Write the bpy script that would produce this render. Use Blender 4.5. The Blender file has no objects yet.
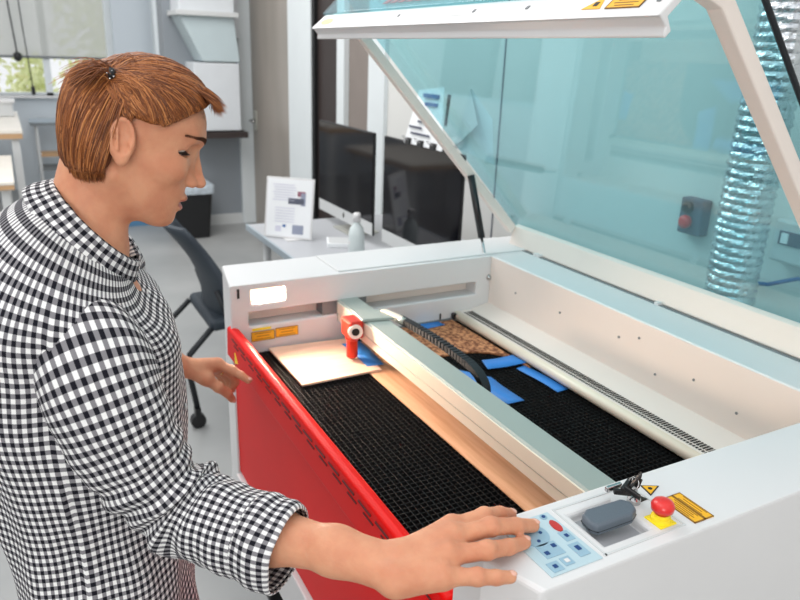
import bpy, bmesh, math, random
import numpy as np
from mathutils import Vector, Matrix, noise as mnoise

random.seed(4)
RNG = np.random.default_rng(7)
SC = bpy.context.scene
COL = SC.collection
PI = math.pi

# ------------------------------------------------------------------ camera
cam_d = bpy.data.cameras.new('camera')
cam_o = bpy.data.objects.new('camera', cam_d)
COL.objects.link(cam_o)
SC.camera = cam_o
cam_d.sensor_fit = 'HORIZONTAL'
cam_d.sensor_width = 36.0
cam_d.lens = 36.0 * 710.96 / 800.0
cam_d.clip_start = 0.02
cam_d.clip_end = 200
_y, _p, _r = math.radians(28.6786), math.radians(19.0103), math.radians(2.0708)
_F = Vector((-math.cos(_y) * math.cos(_p), math.sin(_y) * math.cos(_p), -math.sin(_p)))
_R0 = _F.cross(Vector((0, 0, 1))).normalized()
_U0 = _R0.cross(_F)
_R = _R0 * math.cos(_r) + _U0 * math.sin(_r)
_U = -_R0 * math.sin(_r) + _U0 * math.cos(_r)
cam_o.matrix_world = Matrix(((_R.x, _U.x, -_F.x, 0), (_R.y, _U.y, -_F.y, 0), (_R.z, _U.z, -_F.z, 1.61), (0, 0, 0, 1)))
cam_d.dof.use_dof = True
cam_d.dof.focus_distance = 1.0
cam_d.dof.aperture_fstop = 7.0

# ------------------------------------------------------------------ light
world = bpy.data.worlds.new('world')
SC.world = world
world.use_nodes = True
wn = world.node_tree
wn.nodes.clear()
w_out = wn.nodes.new('ShaderNodeOutputWorld')
w_bg = wn.nodes.new('ShaderNodeBackground')
w_tc = wn.nodes.new('ShaderNodeTexCoord')
w_sep = wn.nodes.new('ShaderNodeSeparateXYZ')
w_rmp = wn.nodes.new('ShaderNodeValToRGB')
wn.links.new(w_tc.outputs['Generated'], w_sep.inputs[0])
wn.links.new(w_sep.outputs['Z'], w_rmp.inputs['Fac'])
wn.links.new(w_rmp.outputs['Color'], w_bg.inputs['Color'])
wn.links.new(w_bg.outputs[0], w_out.inputs[0])
w_rmp.color_ramp.elements[0].position = 0.0
w_rmp.color_ramp.elements[0].color = (0.86, 0.88, 0.90, 1)
w_rmp.color_ramp.elements[1].position = 0.6
w_rmp.color_ramp.elements[1].color = (0.95, 0.97, 1.0, 1)
w_bg.inputs['Strength'].default_value = 1.15


def area(name, loc, target, size, size_y, power, color):
    d = bpy.data.lights.new(name, 'AREA')
    d.shape = 'RECTANGLE'
    d.size, d.size_y, d.energy, d.color = size, size_y, power, color
    o = bpy.data.objects.new(name, d)
    COL.objects.link(o)
    o.location = loc
    o.rotation_euler = (Vector(target) - Vector(loc)).to_track_quat('-Z', 'Y').to_euler()
    return o


area('overhead_fill', (-0.9, -0.4, 3.3), (-1.0, 0.4, 1.0), 2.2, 1.2, 12, (1.0, 0.97, 0.93))  # overhead fill added to light the machine, no fitting is seen
area('overhead_fill', (-4.2, 0.2, 3.4), (-4.2, 0.6, 0.0), 3.0, 1.5, 75, (1.0, 0.98, 0.95))  # second added fill over the background, also an unseen source
area('camera_side_fill', (2.6, -1.6, 1.9), (-1.0, 0.6, 1.0), 2.6, 2.0, 85, (1.0, 0.99, 0.97))  # unseen fill added behind the camera to brighten faces turned to it

SC.view_settings.view_transform = 'Standard'
SC.view_settings.look = 'None'
SC.view_settings.gamma = 1.0
SC.view_settings.use_curve_mapping = False
SC.view_settings.exposure = 0.0


# ------------------------------------------------------------------ materials
def S(r, g, b):
    f = lambda c: c / 12.92 if c <= 0.04045 else ((c + 0.055) / 1.055) ** 2.4
    return (f(r / 255), f(g / 255), f(b / 255), 1)


def mat(name, col, rough=0.5, metal=0.0, var=0.06, vscale=6.0, bump=0.0, bscale=60.0, spec=0.5, coat=0.0, stretch=None,
        sss=0.0, emis=None, estr=0.0, col2=None, lo=0.35, hi=0.65):
    m = bpy.data.materials.new(name)
    m.use_nodes = True
    nt = m.node_tree
    b = nt.nodes['Principled BSDF']
    b.inputs['Roughness'].default_value = rough
    b.inputs['Metallic'].default_value = metal
    b.inputs['Specular IOR Level'].default_value = spec
    b.inputs['Coat Weight'].default_value = coat
    tc = nt.nodes.new('ShaderNodeTexCoord')
    mp = nt.nodes.new('ShaderNodeMapping')
    nt.links.new(tc.outputs['Object'], mp.inputs[0])
    if stretch:
        mp.inputs['Scale'].default_value = stretch
    nz = nt.nodes.new('ShaderNodeTexNoise')
    nz.inputs['Scale'].default_value = vscale
    nz.inputs['Detail'].default_value = 4
    nt.links.new(mp.outputs[0], nz.inputs['Vector'])
    rp = nt.nodes.new('ShaderNodeValToRGB')
    rp.color_ramp.elements[0].position = lo
    rp.color_ramp.elements[1].position = hi
    c2 = col2 if col2 else tuple(min(1, c * (1 - var)) for c in col[:3]) + (1,)
    rp.color_ramp.elements[0].color = c2
    rp.color_ramp.elements[1].color = col
    nt.links.new(nz.outputs['Fac'], rp.inputs[0])
    nt.links.new(rp.outputs[0], b.inputs['Base Color'])
    if bump > 0:
        n2 = nt.nodes.new('ShaderNodeTexNoise')
        n2.inputs['Scale'].default_value = bscale
        n2.inputs['Detail'].default_value = 3
        nt.links.new(mp.outputs[0], n2.inputs['Vector'])
        bp = nt.nodes.new('ShaderNodeBump')
        bp.inputs['Strength'].default_value = bump
        bp.inputs['Distance'].default_value = 0.002
        nt.links.new(n2.outputs['Fac'], bp.inputs['Height'])
        nt.links.new(bp.outputs[0], b.inputs['Normal'])
    if sss > 0:
        b.inputs['Subsurface Weight'].default_value = sss
        b.inputs['Subsurface Radius'].default_value = (1.0, 0.35, 0.2)
        b.inputs['Subsurface Scale'].default_value = 0.008
    if emis:
        b.inputs['Emission Color'].default_value = emis
        b.inputs['Emission Strength'].default_value = estr
    return m


M = {}
M['white'] = mat('white powder coat', S(219, 218, 218), 0.38, var=0.02, bump=0.05, bscale=400)
M['offwhite'] = mat('lamp tinted white coat', S(232, 220, 211), 0.42, var=0.02, bump=0.05, bscale=400)  # warm cast of the lamp-lit interior is put into this white
M['greywhite'] = mat('pale grey powder coat', S(205, 207, 207), 0.42, var=0.03, bump=0.05, bscale=400)
M['grey'] = mat('mid grey plastic', S(120, 124, 126), 0.5)
M['red'] = mat('red lacquered steel', S(224, 12, 8), 0.42, var=0.04, spec=0.12, coat=0.0)
M['redhead'] = mat('red anodised metal', S(205, 50, 30), 0.3, metal=0.3)
M['black'] = mat('black metal', S(14, 14, 15), 0.5, var=0.3)
M['blackplastic'] = mat('black plastic', S(22, 22, 24), 0.4, var=0.2)
M['slot'] = mat('dark slot', S(40, 30, 26), 0.7)
M['honey'] = mat('honeycomb slat metal', S(11, 11, 12), 0.6, metal=0.0)
M['bedbase'] = mat('black bed base', S(7, 7, 8), 0.9)
M['sage'] = mat('grey green anodised aluminium', S(158, 168, 162), 0.42, metal=0.15, var=0.03)
M['alu'] = mat('brushed aluminium', S(205, 205, 196), 0.3, metal=0.6, stretch=(0.5, 20, 20), var=0.08)
M['cream'] = mat('cream rail', S(240, 228, 208), 0.4, metal=0.1, var=0.04)  # lightened so the gantry front looks lit by the machine lamp
M['steel'] = mat('polished steel', S(190, 190, 190), 0.2, metal=1.0)
M['gold'] = mat('gold', S(230, 190, 110), 0.2, metal=1.0)
M['yellow'] = mat('yellow sticker', S(240, 180, 30), 0.5, var=0.04)
M['paleyellow'] = mat('faded yellow sticker', S(238, 205, 130), 0.5, var=0.04)
M['brightyellow'] = mat('bright yellow plate', S(250, 225, 40), 0.5, var=0.03)
M['ink'] = mat('black ink', S(40, 34, 24), 0.6)
M['brownink'] = mat('brown ink', S(150, 105, 30), 0.6)
M['rubber'] = mat('black rubber', S(20, 24, 30), 0.6)
M['ply'] = mat('birch plywood', S(238, 204, 182), 0.5, stretch=(14, 1.0, 1), vscale=5, col2=S(228, 190, 164), bump=0.1)
M['plank'] = mat('beech veneer plank', S(236, 186, 148), 0.45, stretch=(1.2, 16, 1), vscale=6, col2=S(220, 164, 124), bump=0.1)
M['mdf'] = mat('laser charred board', S(205, 142, 98), 0.8, vscale=90, col2=S(120, 66, 38), lo=0.42, hi=0.58, bump=0.6, bscale=150)
M['mdfedge'] = mat('tan board edge', S(196, 150, 112), 0.8)
M['tape'] = mat('blue masking tape', S(48, 132, 214), 0.55, var=0.1, vscale=30, bump=0.3, bscale=120)
M['emred'] = mat('red button plastic', S(222, 40, 36), 0.3, var=0.04, coat=0.3)
M['keypad'] = mat('pale blue keypad film', S(182, 204, 212), 0.35, var=0.03)
M['keyblue'] = mat('mid blue key', S(146, 178, 196), 0.35, var=0.03)
M['keydark'] = mat('dark blue key mark', S(28, 62, 120), 0.4)
M['keyred'] = mat('red start key', S(190, 48, 44), 0.35)
M['slate'] = mat('slate grey plastic', S(88, 98, 108), 0.5, bump=0.15, bscale=300)
M['traybase'] = mat('tray floor', S(176, 178, 182), 0.3)
M['skin'] = mat('skin', S(214, 154, 121), 0.5, vscale=35, col2=S(204, 139, 108), bump=0.35, bscale=170, sss=0.2, spec=0.22)
M['lips'] = mat('lip skin', S(188, 104, 90), 0.4, vscale=80, sss=0.15)
M['nail'] = mat('finger nail', S(232, 178, 158), 0.25, coat=0.3)
M['eyewhite'] = mat('eye white', S(225, 215, 208), 0.15)
M['iris'] = mat('brown iris', S(60, 44, 34), 0.15)
M['brow'] = mat('brow hair', S(104, 66, 44), 0.7)
M['lash'] = mat('dark lashes', S(40, 28, 22), 0.7)
M['jeans'] = mat('dark blue denim', S(44, 54, 78), 0.85, vscale=80, var=0.2, bump=0.3, bscale=500)
M['shoe'] = mat('dark canvas shoe', S(50, 50, 54), 0.8)
M['sole'] = mat('white rubber sole', S(210, 208, 204), 0.6)
M['floor'] = mat('polished concrete', S(166, 167, 166), 0.38, vscale=1.4, col2=S(140, 142, 142), bump=0.05, bscale=30, lo=0.3, hi=0.7)
M['wall'] = mat('white painted wall', S(216, 216, 213), 0.7, var=0.015, vscale=1.0)
M['walll'] = mat('pale blue grey wall', S(196, 204, 210), 0.7, var=0.02, vscale=1.0)
M['wallg'] = mat('mid grey painted wall', S(140, 146, 152), 0.65, var=0.03, vscale=1.0)
M['pillar'] = mat('white painted pillar', S(218, 224, 226), 0.6, var=0.02)
M['doorgrey'] = mat('brushed grey door', S(164, 156, 148), 0.35, metal=0.1, stretch=(1, 1, .2), vscale=2.5, col2=S(146, 139, 131))
M['darkbrown'] = mat('dark brown panel', S(52, 42, 40), 0.5)
M['taupe'] = mat('taupe panel', S(134, 124, 118), 0.6)
M['desk'] = mat('pale grey desk laminate', S(178, 180, 184), 0.4, var=0.03)
M['deskedge'] = mat('blue grey desk edge', S(160, 172, 180), 0.4)
M['screen'] = mat('black glossy screen', S(14, 13, 18), 0.08, spec=0.35)
M['paper'] = mat('white paper', S(238, 240, 242), 0.7, var=0.02)
M['printgrey'] = mat('grey print', S(150, 156, 176), 0.7)
M['printlight'] = mat('pale print', S(214, 214, 228), 0.7)
M['printdark'] = mat('dark print', S(92, 96, 112), 0.7)
M['printred'] = mat('maroon print', S(150, 96, 112), 0.7)
M['printblue'] = mat('blue print', S(40, 96, 160), 0.7)
M['chair'] = mat('dark blue grey chair mesh', S(46, 56, 66), 0.6, vscale=200, var=0.3, bump=0.3, bscale=400)
M['binblue'] = mat('blue plastic', S(96, 146, 186), 0.5)
M['bag'] = mat('clear bin bag', S(190, 200, 208), 0.25, var=0.3, vscale=30, bump=0.6, bscale=60)
M['duct'] = mat('white ventilation metal', S(214, 218, 222), 0.5, var=0.03)
M['ductshade'] = mat('shaded ventilation metal', S(188, 202, 206), 0.5, var=0.03)  # duct metal in a darker tone, shade put into the colour
M['foil'] = mat('crinkled aluminium foil', S(222, 226, 230), 0.16, metal=0.9, bump=1.0, bscale=90, vscale=60, var=0.25)
M['woodtop'] = mat('pale table top', S(232, 226, 216), 0.4)
M['woodedge'] = mat('wooden table edge', S(196, 158, 118), 0.6)
M['blindfab'] = mat('roller blind fabric', S(214, 214, 208), 0.8, var=0.02)
M['leaf'] = mat('sunlit leaves', S(244, 246, 200), 0.8, vscale=3, col2=S(214, 222, 150))
M['leafp'] = mat('pale leaves', S(236, 236, 190), 0.8, vscale=3, col2=S(196, 206, 120))
M['cord'] = mat('dark cord', S(48, 50, 54), 0.6)
M['bottle'] = mat('translucent white bottle', S(214, 224, 224), 0.3)
M['signblue'] = mat('blue sign', S(70, 76, 160), 0.5)
M['signred'] = mat('red lettering', S(206, 70, 80), 0.5)
M['lampglow'] = mat('warm lamp window', S(255, 240, 215), 0.5, emis=(1.0, 0.82, 0.60, 1), estr=1.5)

# tinted acrylic
g = bpy.data.materials.new('teal tinted acrylic')
g.use_nodes = True
nt = g.node_tree
nt.nodes.clear()
o_ = nt.nodes.new('ShaderNodeOutputMaterial')
mx = nt.nodes.new('ShaderNodeMixShader')
tr = nt.nodes.new('ShaderNodeBsdfTransparent')
gl = nt.nodes.new('ShaderNodeBsdfGlossy')
lw = nt.nodes.new('ShaderNodeLayerWeight')
lw.inputs['Blend'].default_value = 0.5
pw = nt.nodes.new('ShaderNodeMath'); pw.operation = 'POWER'; pw.inputs[1].default_value = 4.0
fr = nt.nodes.new('ShaderNodeMath'); fr.operation = 'MULTIPLY_ADD'
fr.inputs[1].default_value = 0.55; fr.inputs[2].default_value = 0.035
nt.links.new(lw.outputs['Facing'], pw.inputs[0])
nt.links.new(pw.outputs[0], fr.inputs[0])
tcg = nt.nodes.new('ShaderNodeTexCoord')
nzg = nt.nodes.new('ShaderNodeTexNoise')
rpg = nt.nodes.new('ShaderNodeValToRGB')
nzg.inputs['Scale'].default_value = 1.5
rpg.color_ramp.elements[0].color = (0.63, 0.86, 0.892, 1)
rpg.color_ramp.elements[1].color = (0.65, 0.872, 0.902, 1)
nt.links.new(tcg.outputs['Object'], nzg.inputs['Vector'])
nt.links.new(nzg.outputs['Fac'], rpg.inputs[0])
nt.links.new(rpg.outputs[0], tr.inputs['Color'])
gl.inputs['Roughness'].default_value = 0.02
gl.inputs['Color'].default_value = (0.9, 0.97, 1, 1)
nt.links.new(fr.outputs[0], mx.inputs[0])
nt.links.new(tr.outputs[0], mx.inputs[1])
nt.links.new(gl.outputs[0], mx.inputs[2])
nt.links.new(mx.outputs[0], o_.inputs[0])
M['acrylic'] = g

# clear window glass
g = bpy.data.materials.new('clear window glass')
g.use_nodes = True
nt = g.node_tree
nt.nodes.clear()
o_ = nt.nodes.new('ShaderNodeOutputMaterial')
mx = nt.nodes.new('ShaderNodeMixShader')
tr = nt.nodes.new('ShaderNodeBsdfTransparent')
gl = nt.nodes.new('ShaderNodeBsdfGlossy')
gl.inputs['Roughness'].default_value = 0.02
mx.inputs[0].default_value = 0.06
nt.links.new(tr.outputs[0], mx.inputs[1])
nt.links.new(gl.outputs[0], mx.inputs[2])
nt.links.new(mx.outputs[0], o_.inputs[0])
M['glass'] = g

# translucent roller blind
g = bpy.data.materials.new('sheer roller blind')
g.use_nodes = True
nt = g.node_tree
nt.nodes.clear()
o_ = nt.nodes.new('ShaderNodeOutputMaterial')
mx = nt.nodes.new('ShaderNodeMixShader')
tr = nt.nodes.new('ShaderNodeBsdfTransparent')
tl = nt.nodes.new('ShaderNodeBsdfDiffuse')
tl.inputs['Color'].default_value = S(206, 208, 204)
mx.inputs[0].default_value = 0.62
nt.links.new(tr.outputs[0], mx.inputs[1])
nt.links.new(tl.outputs[0], mx.inputs[2])
nt.links.new(mx.outputs[0], o_.inputs[0])
M['sheer'] = g

# gingham cloth
g = bpy.data.materials.new('black and white gingham cotton')
g.use_nodes = True
nt = g.node_tree
b = nt.nodes['Principled BSDF']
b.inputs['Roughness'].default_value = 0.85
b.inputs['Specular IOR Level'].default_value = 0.15
uvn = nt.nodes.new('ShaderNodeUVMap')
sep = nt.nodes.new('ShaderNodeSeparateXYZ')
nt.links.new(uvn.outputs[0], sep.inputs[0])


def stripe(sock):
    a = nt.nodes.new('ShaderNodeMath'); a.operation = 'FRACT'
    nt.links.new(sock, a.inputs[0])
    c = nt.nodes.new('ShaderNodeMapRange')
    c.inputs['From Min'].default_value = 0.47
    c.inputs['From Max'].default_value = 0.53
    pp = nt.nodes.new('ShaderNodeMath'); pp.operation = 'PINGPONG'
    pp.inputs[1].default_value = 1.0
    ad = nt.nodes.new('ShaderNodeMath'); ad.operation = 'MULTIPLY'
    ad.inputs[1].default_value = 2.0
    nt.links.new(sock, ad.inputs[0])
    nt.links.new(ad.outputs[0], pp.inputs[0])
    nt.links.new(pp.outputs[0], c.inputs['Value'])
    return c.outputs[0]


s1, s2 = stripe(sep.outputs[0]), stripe(sep.outputs[1])
ad = nt.nodes.new('ShaderNodeMath'); ad.operation = 'ADD'
nt.links.new(s1, ad.inputs[0]); nt.links.new(s2, ad.inputs[1])
hf = nt.nodes.new('ShaderNodeMath'); hf.operation = 'MULTIPLY'; hf.inputs[1].default_value = 0.5
nt.links.new(ad.outputs[0], hf.inputs[0])
rp = nt.nodes.new('ShaderNodeValToRGB')
rp.color_ramp.elements[0].color = S(232, 231, 230)
rp.color_ramp.elements[1].color = S(24, 24, 32)
e = rp.color_ramp.elements.new(0.5); e.color = S(128, 126, 130)
nt.links.new(hf.outputs[0], rp.inputs[0])
nt.links.new(rp.outputs[0], b.inputs['Base Color'])
nzb = nt.nodes.new('ShaderNodeTexNoise'); nzb.inputs['Scale'].default_value = 500
bpn = nt.nodes.new('ShaderNodeBump'); bpn.inputs['Strength'].default_value = 0.2; bpn.inputs['Distance'].default_value = 0.001
nt.links.new(nzb.outputs['Fac'], bpn.inputs['Height'])
nt.links.new(bpn.outputs[0], b.inputs['Normal'])
M['gingham'] = g

# hair
g = bpy.data.materials.new('copper brown hair')
g.use_nodes = True
nt = g.node_tree
b = nt.nodes['Principled BSDF']
b.inputs['Roughness'].default_value = 0.42
b.inputs['Specular IOR Level'].default_value = 0.45
geo = nt.nodes.new('ShaderNodeNewGeometry')
rp = nt.nodes.new('ShaderNodeValToRGB')
rp.color_ramp.elements[0].color = S(92, 50, 26)
rp.color_ramp.elements[1].color = S(196, 130, 76)
e = rp.color_ramp.elements.new(0.4); e.color = S(126, 70, 35)
e = rp.color_ramp.elements.new(0.75); e.color = S(166, 100, 52)
nt.links.new(geo.outputs['Random Per Island'], rp.inputs[0])
nt.links.new(rp.outputs[0], b.inputs['Base Color'])
M['hair'] = g
M['hairbase'] = mat('hair underlayer', S(112, 62, 32), 0.6, vscale=40, var=0.4)


# ------------------------------------------------------------------ geometry helpers
class G:
    def __init__(self):
        self.v, self.f, self.uv = [], [], None

    def add(self, vs, fs):
        n = len(self.v)
        self.v += [tuple(p) for p in vs]
        self.f += [tuple(i + n for i in q) for q in fs]
        return self

    def box(self, x0, x1, y0, y1, z0, z1):
        vs = [(x, y, z) for x in (x0, x1) for y in (y0, y1) for z in (z0, z1)]
        return self.add(vs, [(0, 1, 3, 2), (4, 6, 7, 5), (0, 4, 5, 1), (2, 3, 7, 6), (0, 2, 6, 4), (1, 5, 7, 3)])

    def obox(self, c, ax, ay, az, hx, hy, hz):
        c = Vector(c)
        ax, ay, az = Vector(ax).normalized() * hx, Vector(ay).normalized() * hy, Vector(az).normalized() * hz
        vs = [c + ax * i + ay * j + az * k for i in (-1, 1) for j in (-1, 1) for k in (-1, 1)]
        return self.add(vs, [(0, 1, 3, 2), (4, 6, 7, 5), (0, 4, 5, 1), (2, 3, 7, 6), (0, 2, 6, 4), (1, 5, 7, 3)])

    def prism(self, poly, vec):
        n = len(poly)
        vec = Vector(vec)
        vs = [Vector(p) for p in poly] + [Vector(p) + vec for p in poly]
        fs = [tuple(range(n))[::-1], tuple(range(n, 2 * n))] + [(i, (i + 1) % n, n + (i + 1) % n, n + i) for i in range(n)]
        return self.add(vs, fs)

    def prismx(self, yz, x0, x1):
        return self.prism([(x0, a, b) for a, b in yz], (x1 - x0, 0, 0))

    def prismz(self, xy, z0, z1):
        return self.prism([(a, b, z0) for a, b in xy], (0, 0, z1 - z0))

    def cyl(self, p0, p1, r0, r1=None, n=20):
        r1 = r0 if r1 is None else r1
        return self.tube([p0, p1], [r0, r1], n)

    def tube(self, pts, r, n=12, cap=True, flat=1.0, ref=None):
        pts = [Vector(p) for p in pts]
        m = len(pts)
        rs = r if isinstance(r, (list, tuple)) else [r] * m
        vs = []
        nrm = None
        for i, p in enumerate(pts):
            t = (pts[min(i + 1, m - 1)] - pts[max(i - 1, 0)]).normalized()
            if nrm is None:
                nrm = Vector(ref) if ref else (Vector((0, 0, 1)) if abs(t.z) < 0.9 else Vector((1, 0, 0)))
            nrm = (nrm - t * nrm.dot(t)).normalized()
            bn = t.cross(nrm)
            for k in range(n):
                a = 2 * PI * k / n
                vs.append(p + nrm * math.cos(a) * rs[i] * flat + bn * math.sin(a) * rs[i])
        fs = []
        for i in range(m - 1):
            for k in range(n):
                k2 = (k + 1) % n
                fs.append((i * n + k, i * n + k2, (i + 1) * n + k2, (i + 1) * n + k))
        if cap:
            fs.append(tuple(range(n))[::-1])
            fs.append(tuple(range((m - 1) * n, m * n)))
        return self.add(vs, fs)

    def lathe(self, c, prof, n=32, axis=(0, 0, 1), ref=(1, 0, 0)):
        c = Vector(c); axis = Vector(axis).normalized(); ref = Vector(ref)
        ref = (ref - axis * ref.dot(axis)).normalized(); b = axis.cross(ref)
        vs = []
        for r, h in prof:
            for k in range(n):
                a = 2 * PI * k / n
                vs.append(c + axis * h + (ref * math.cos(a) + b * math.sin(a)) * max(r, 1e-5))
        m = len(prof)
        fs = [(i * n + k, i * n + (k + 1) % n, (i + 1) * n + (k + 1) % n, (i + 1) * n + k) for i in range(m - 1) for k in range(n)]
        fs.append(tuple(range(n))[::-1]); fs.append(tuple(range((m - 1) * n, m * n)))
        return self.add(vs, fs)

    def sphere(self, c, rx, ry=None, rz=None, n=20, R=None):
        ry = rx if ry is None else ry; rz = rx if rz is None else rz
        c = Vector(c)
        m = n // 2
        vs = []
        for i in range(m + 1):
            t = PI * i / m
            for k in range(n):
                a = 2 * PI * k / n
                p = Vector((rx * math.sin(t) * math.cos(a), ry * math.sin(t) * math.sin(a), rz * math.cos(t)))
                if R is not None: p = R @ p
                vs.append(c + p)
        fs = [(i * n + k, i * n + (k + 1) % n, (i + 1) * n + (k + 1) % n, (i + 1) * n + k) for i in range(m) for k in range(n)]
        return self.add(vs, fs)

    def grid(self, P, nu, nv, closed_u=False):
        """P[i][j], i along v rows, j along u"""
        vs = [p for row in P for p in row]
        fs = []
        for i in range(nv - 1):
            for j in range(nu if closed_u else nu - 1):
                j2 = (j + 1) % nu
                fs.append((i * nu + j, i * nu + j2, (i + 1) * nu + j2, (i + 1) * nu + j))
        return self.add(vs, fs)


def wloc(o):
    v = Vector((0, 0, 0))
    while o is not None:
        v += o.location
        o = o.parent
    return v


def part(name, g, m, parent=None, bevel=0.0, smooth=False, seg=2, uvs=None, weld=True, recalc=True, solid=0.0, sub=0, origin=None):
    me = bpy.data.meshes.new(name)
    off = wloc(parent) if parent is not None else Vector((0, 0, 0))
    o = bpy.data.objects.new(name, me)
    if origin is not None:
        o.location = Vector(origin) - off
        off = Vector(origin)
    me.from_pydata([tuple(Vector(p) - off) for p in g.v], [], g.f)
    if uvs is not None:
        ul = me.uv_layers.new(name='UVMap')
        for poly in me.polygons:
            for li, u in zip(poly.loop_indices, uvs[poly.index]):
                ul.data[li].uv = u
    bm = bmesh.new(); bm.from_mesh(me)
    if weld:
        bmesh.ops.remove_doubles(bm, verts=bm.verts, dist=1e-6)
    if recalc:
        bmesh.ops.recalc_face_normals(bm, faces=bm.faces)
    bm.to_mesh(me); bm.free()
    me.materials.append(m)
    if smooth:
        me.polygons.foreach_set('use_smooth', [True] * len(me.polygons))
    COL.objects.link(o)
    if parent is not None:
        o.parent = parent
    if solid:
        md = o.modifiers.new('solid', 'SOLIDIFY'); md.thickness = solid; md.offset = 0
    if sub:
        md = o.modifiers.new('sub', 'SUBSURF'); md.levels = sub; md.render_levels = sub
    if bevel > 0:
        md = o.modifiers.new('bevel', 'BEVEL'); md.width = bevel; md.segments = seg
        md.limit_method = 'ANGLE'; md.angle_limit = math.radians(35)
    return o


def thing(name, label, cat, loc, group=None):
    o = bpy.data.objects.new(name, None)
    COL.objects.link(o)
    o.empty_display_size = 0.1
    o.location = loc
    tag(o, label, cat, group)
    return o


def tag(o, label, cat, group=None):
    o['label'] = label; o['category'] = cat
    if group: o['group'] = group
    return o


def struct(name, g, m, **k):
    o = part(name, g, m, **k)
    o['kind'] = 'structure'
    return o


def cut(o, g):
    """subtract a solid from a part, applied at once"""
    me = bpy.data.meshes.new('cutter')
    off = wloc(o)
    me.from_pydata([tuple(Vector(p) - off + o.location * 0) for p in g.v], [], g.f)
    bm = bmesh.new(); bm.from_mesh(me); bmesh.ops.recalc_face_normals(bm, faces=bm.faces); bm.to_mesh(me); bm.free()
    c = bpy.data.objects.new('cutter', me); COL.objects.link(c)
    c.location = off
    bpy.context.view_layer.update()
    md = o.modifiers.new('cut', 'BOOLEAN'); md.operation = 'DIFFERENCE'; md.object = c; md.solver = 'EXACT'
    mods = [(x.name) for x in o.modifiers if x.type == 'BEVEL']
    for n in mods: o.modifiers[n].show_viewport = False
    bpy.context.view_layer.update()
    dg = bpy.context.evaluated_depsgraph_get()
    nm = bpy.data.meshes.new_from_object(o.evaluated_get(dg))
    o.modifiers.remove(md)
    o.data = nm
    for n in mods: o.modifiers[n].show_viewport = True
    bpy.data.objects.remove(c)
    return o


# ---- signed distance modelling
def surface_nets(fn, lo, hi, h):
    lo = np.array(lo, float); hi = np.array(hi, float)
    n = np.ceil((hi - lo) / h).astype(int) + 1
    ax = [lo[i] + h * np.arange(n[i]) for i in range(3)]
    X, Y, Z = np.meshgrid(*ax, indexing='ij')
    V = fn(X, Y, Z).astype(np.float64)
    s = V < 0
    c = np.zeros(tuple(n - 1), int)
    for i in (0, 1):
        for j in (0, 1):
            for k in (0, 1):
                c += s[i:n[0] - 1 + i, j:n[1] - 1 + j, k:n[2] - 1 + k]
    act = (c > 0) & (c < 8)
    I = np.argwhere(act)
    idx = -np.ones(act.shape, int)
    idx[act] = np.arange(len(I))
    acc = np.zeros((len(I), 3)); cnt = np.zeros(len(I))
    corners = [(i, j, k) for i in (0, 1) for j in (0, 1) for k in (0, 1)]
    for a in corners:
        for d in range(3):
            if a[d] == 1: continue
            b = list(a); b[d] = 1
            va = V[I[:, 0] + a[0], I[:, 1] + a[1], I[:, 2] + a[2]]
            vb = V[I[:, 0] + b[0], I[:, 1] + b[1], I[:, 2] + b[2]]
            m = (va < 0) != (vb < 0)
            t = np.where(m, va / np.where(m, va - vb, 1), 0)
            p = np.array(a, float)[None, :] + t[:, None] * (np.array(b) - np.array(a))[None, :]
            acc[m] += p[m]; cnt[m] += 1
    P = lo + h * (I + acc / cnt[:, None])
    F = []
    for d in range(3):
        u, w = (d + 1) % 3, (d + 2) % 3
        sl = [slice(None)] * 3; sl2 = [slice(None)] * 3
        sl[d] = slice(0, n[d] - 1); sl2[d] = slice(1, n[d])
        ch = s[tuple(sl)] != s[tuple(sl2)]
        E = np.argwhere(ch)
        E = E[(E[:, u] > 0) & (E[:, w] > 0) & (E[:, u] < n[u] - 1) & (E[:, w] < n[w] - 1)]
        ins = s[tuple(E.T)]
        def q(du, dw):
            J = E.copy(); J[:, u] -= du; J[:, w] -= dw
            return idx[tuple(J.T)]
        Q = np.stack([q(1, 1), q(0, 1), q(0, 0), q(1, 0)], 1)
        Q[~ins] = Q[~ins][:, ::-1]
        F.append(Q)
    return P, np.concatenate(F)


def ell(X, Y, Z, c, r):
    a = ((X - c[0]) / r[0]) ** 2 + ((Y - c[1]) / r[1]) ** 2 + ((Z - c[2]) / r[2]) ** 2
    b = ((X - c[0]) / r[0] ** 2) ** 2 + ((Y - c[1]) / r[1] ** 2) ** 2 + ((Z - c[2]) / r[2] ** 2) ** 2
    k0 = np.sqrt(a); k1 = np.sqrt(b) + 1e-9
    return k0 * (k0 - 1) / k1


def cone(X, Y, Z, a, b, ra, rb):
    a = np.array(a, float); b = np.array(b, float); d = b - a
    L2 = d @ d
    t = np.clip(((X - a[0]) * d[0] + (Y - a[1]) * d[1] + (Z - a[2]) * d[2]) / L2, 0, 1)
    return np.sqrt((X - a[0] - t * d[0]) ** 2 + (Y - a[1] - t * d[1]) ** 2 + (Z - a[2] - t * d[2]) ** 2) - (ra + (rb - ra) * t)


def smin(a, b, k):
    h = np.clip(0.5 + 0.5 * (b - a) / k, 0, 1)
    return b + (a - b) * h - k * h * (1 - h)


def smax(a, b, k):
    return -smin(-a, -b, k)


def crom(pts, n):
    """catmull-rom resample of tuples of any length"""
    P = [np.array(p, float) for p in pts]
    P = [2 * P[0] - P[1]] + P + [2 * P[-1] - P[-2]]
    out = []
    for i in range(1, len(P) - 2):
        for k in range(n):
            t = k / n
            a, b, c, d = P[i - 1], P[i], P[i + 1], P[i + 2]
            out.append(0.5 * ((2 * b) + (c - a) * t + (2 * a - 5 * b + 4 * c - d) * t * t + (3 * b - a - 3 * c + d) * t ** 3))
    out.append(P[-2])
    return out

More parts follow.
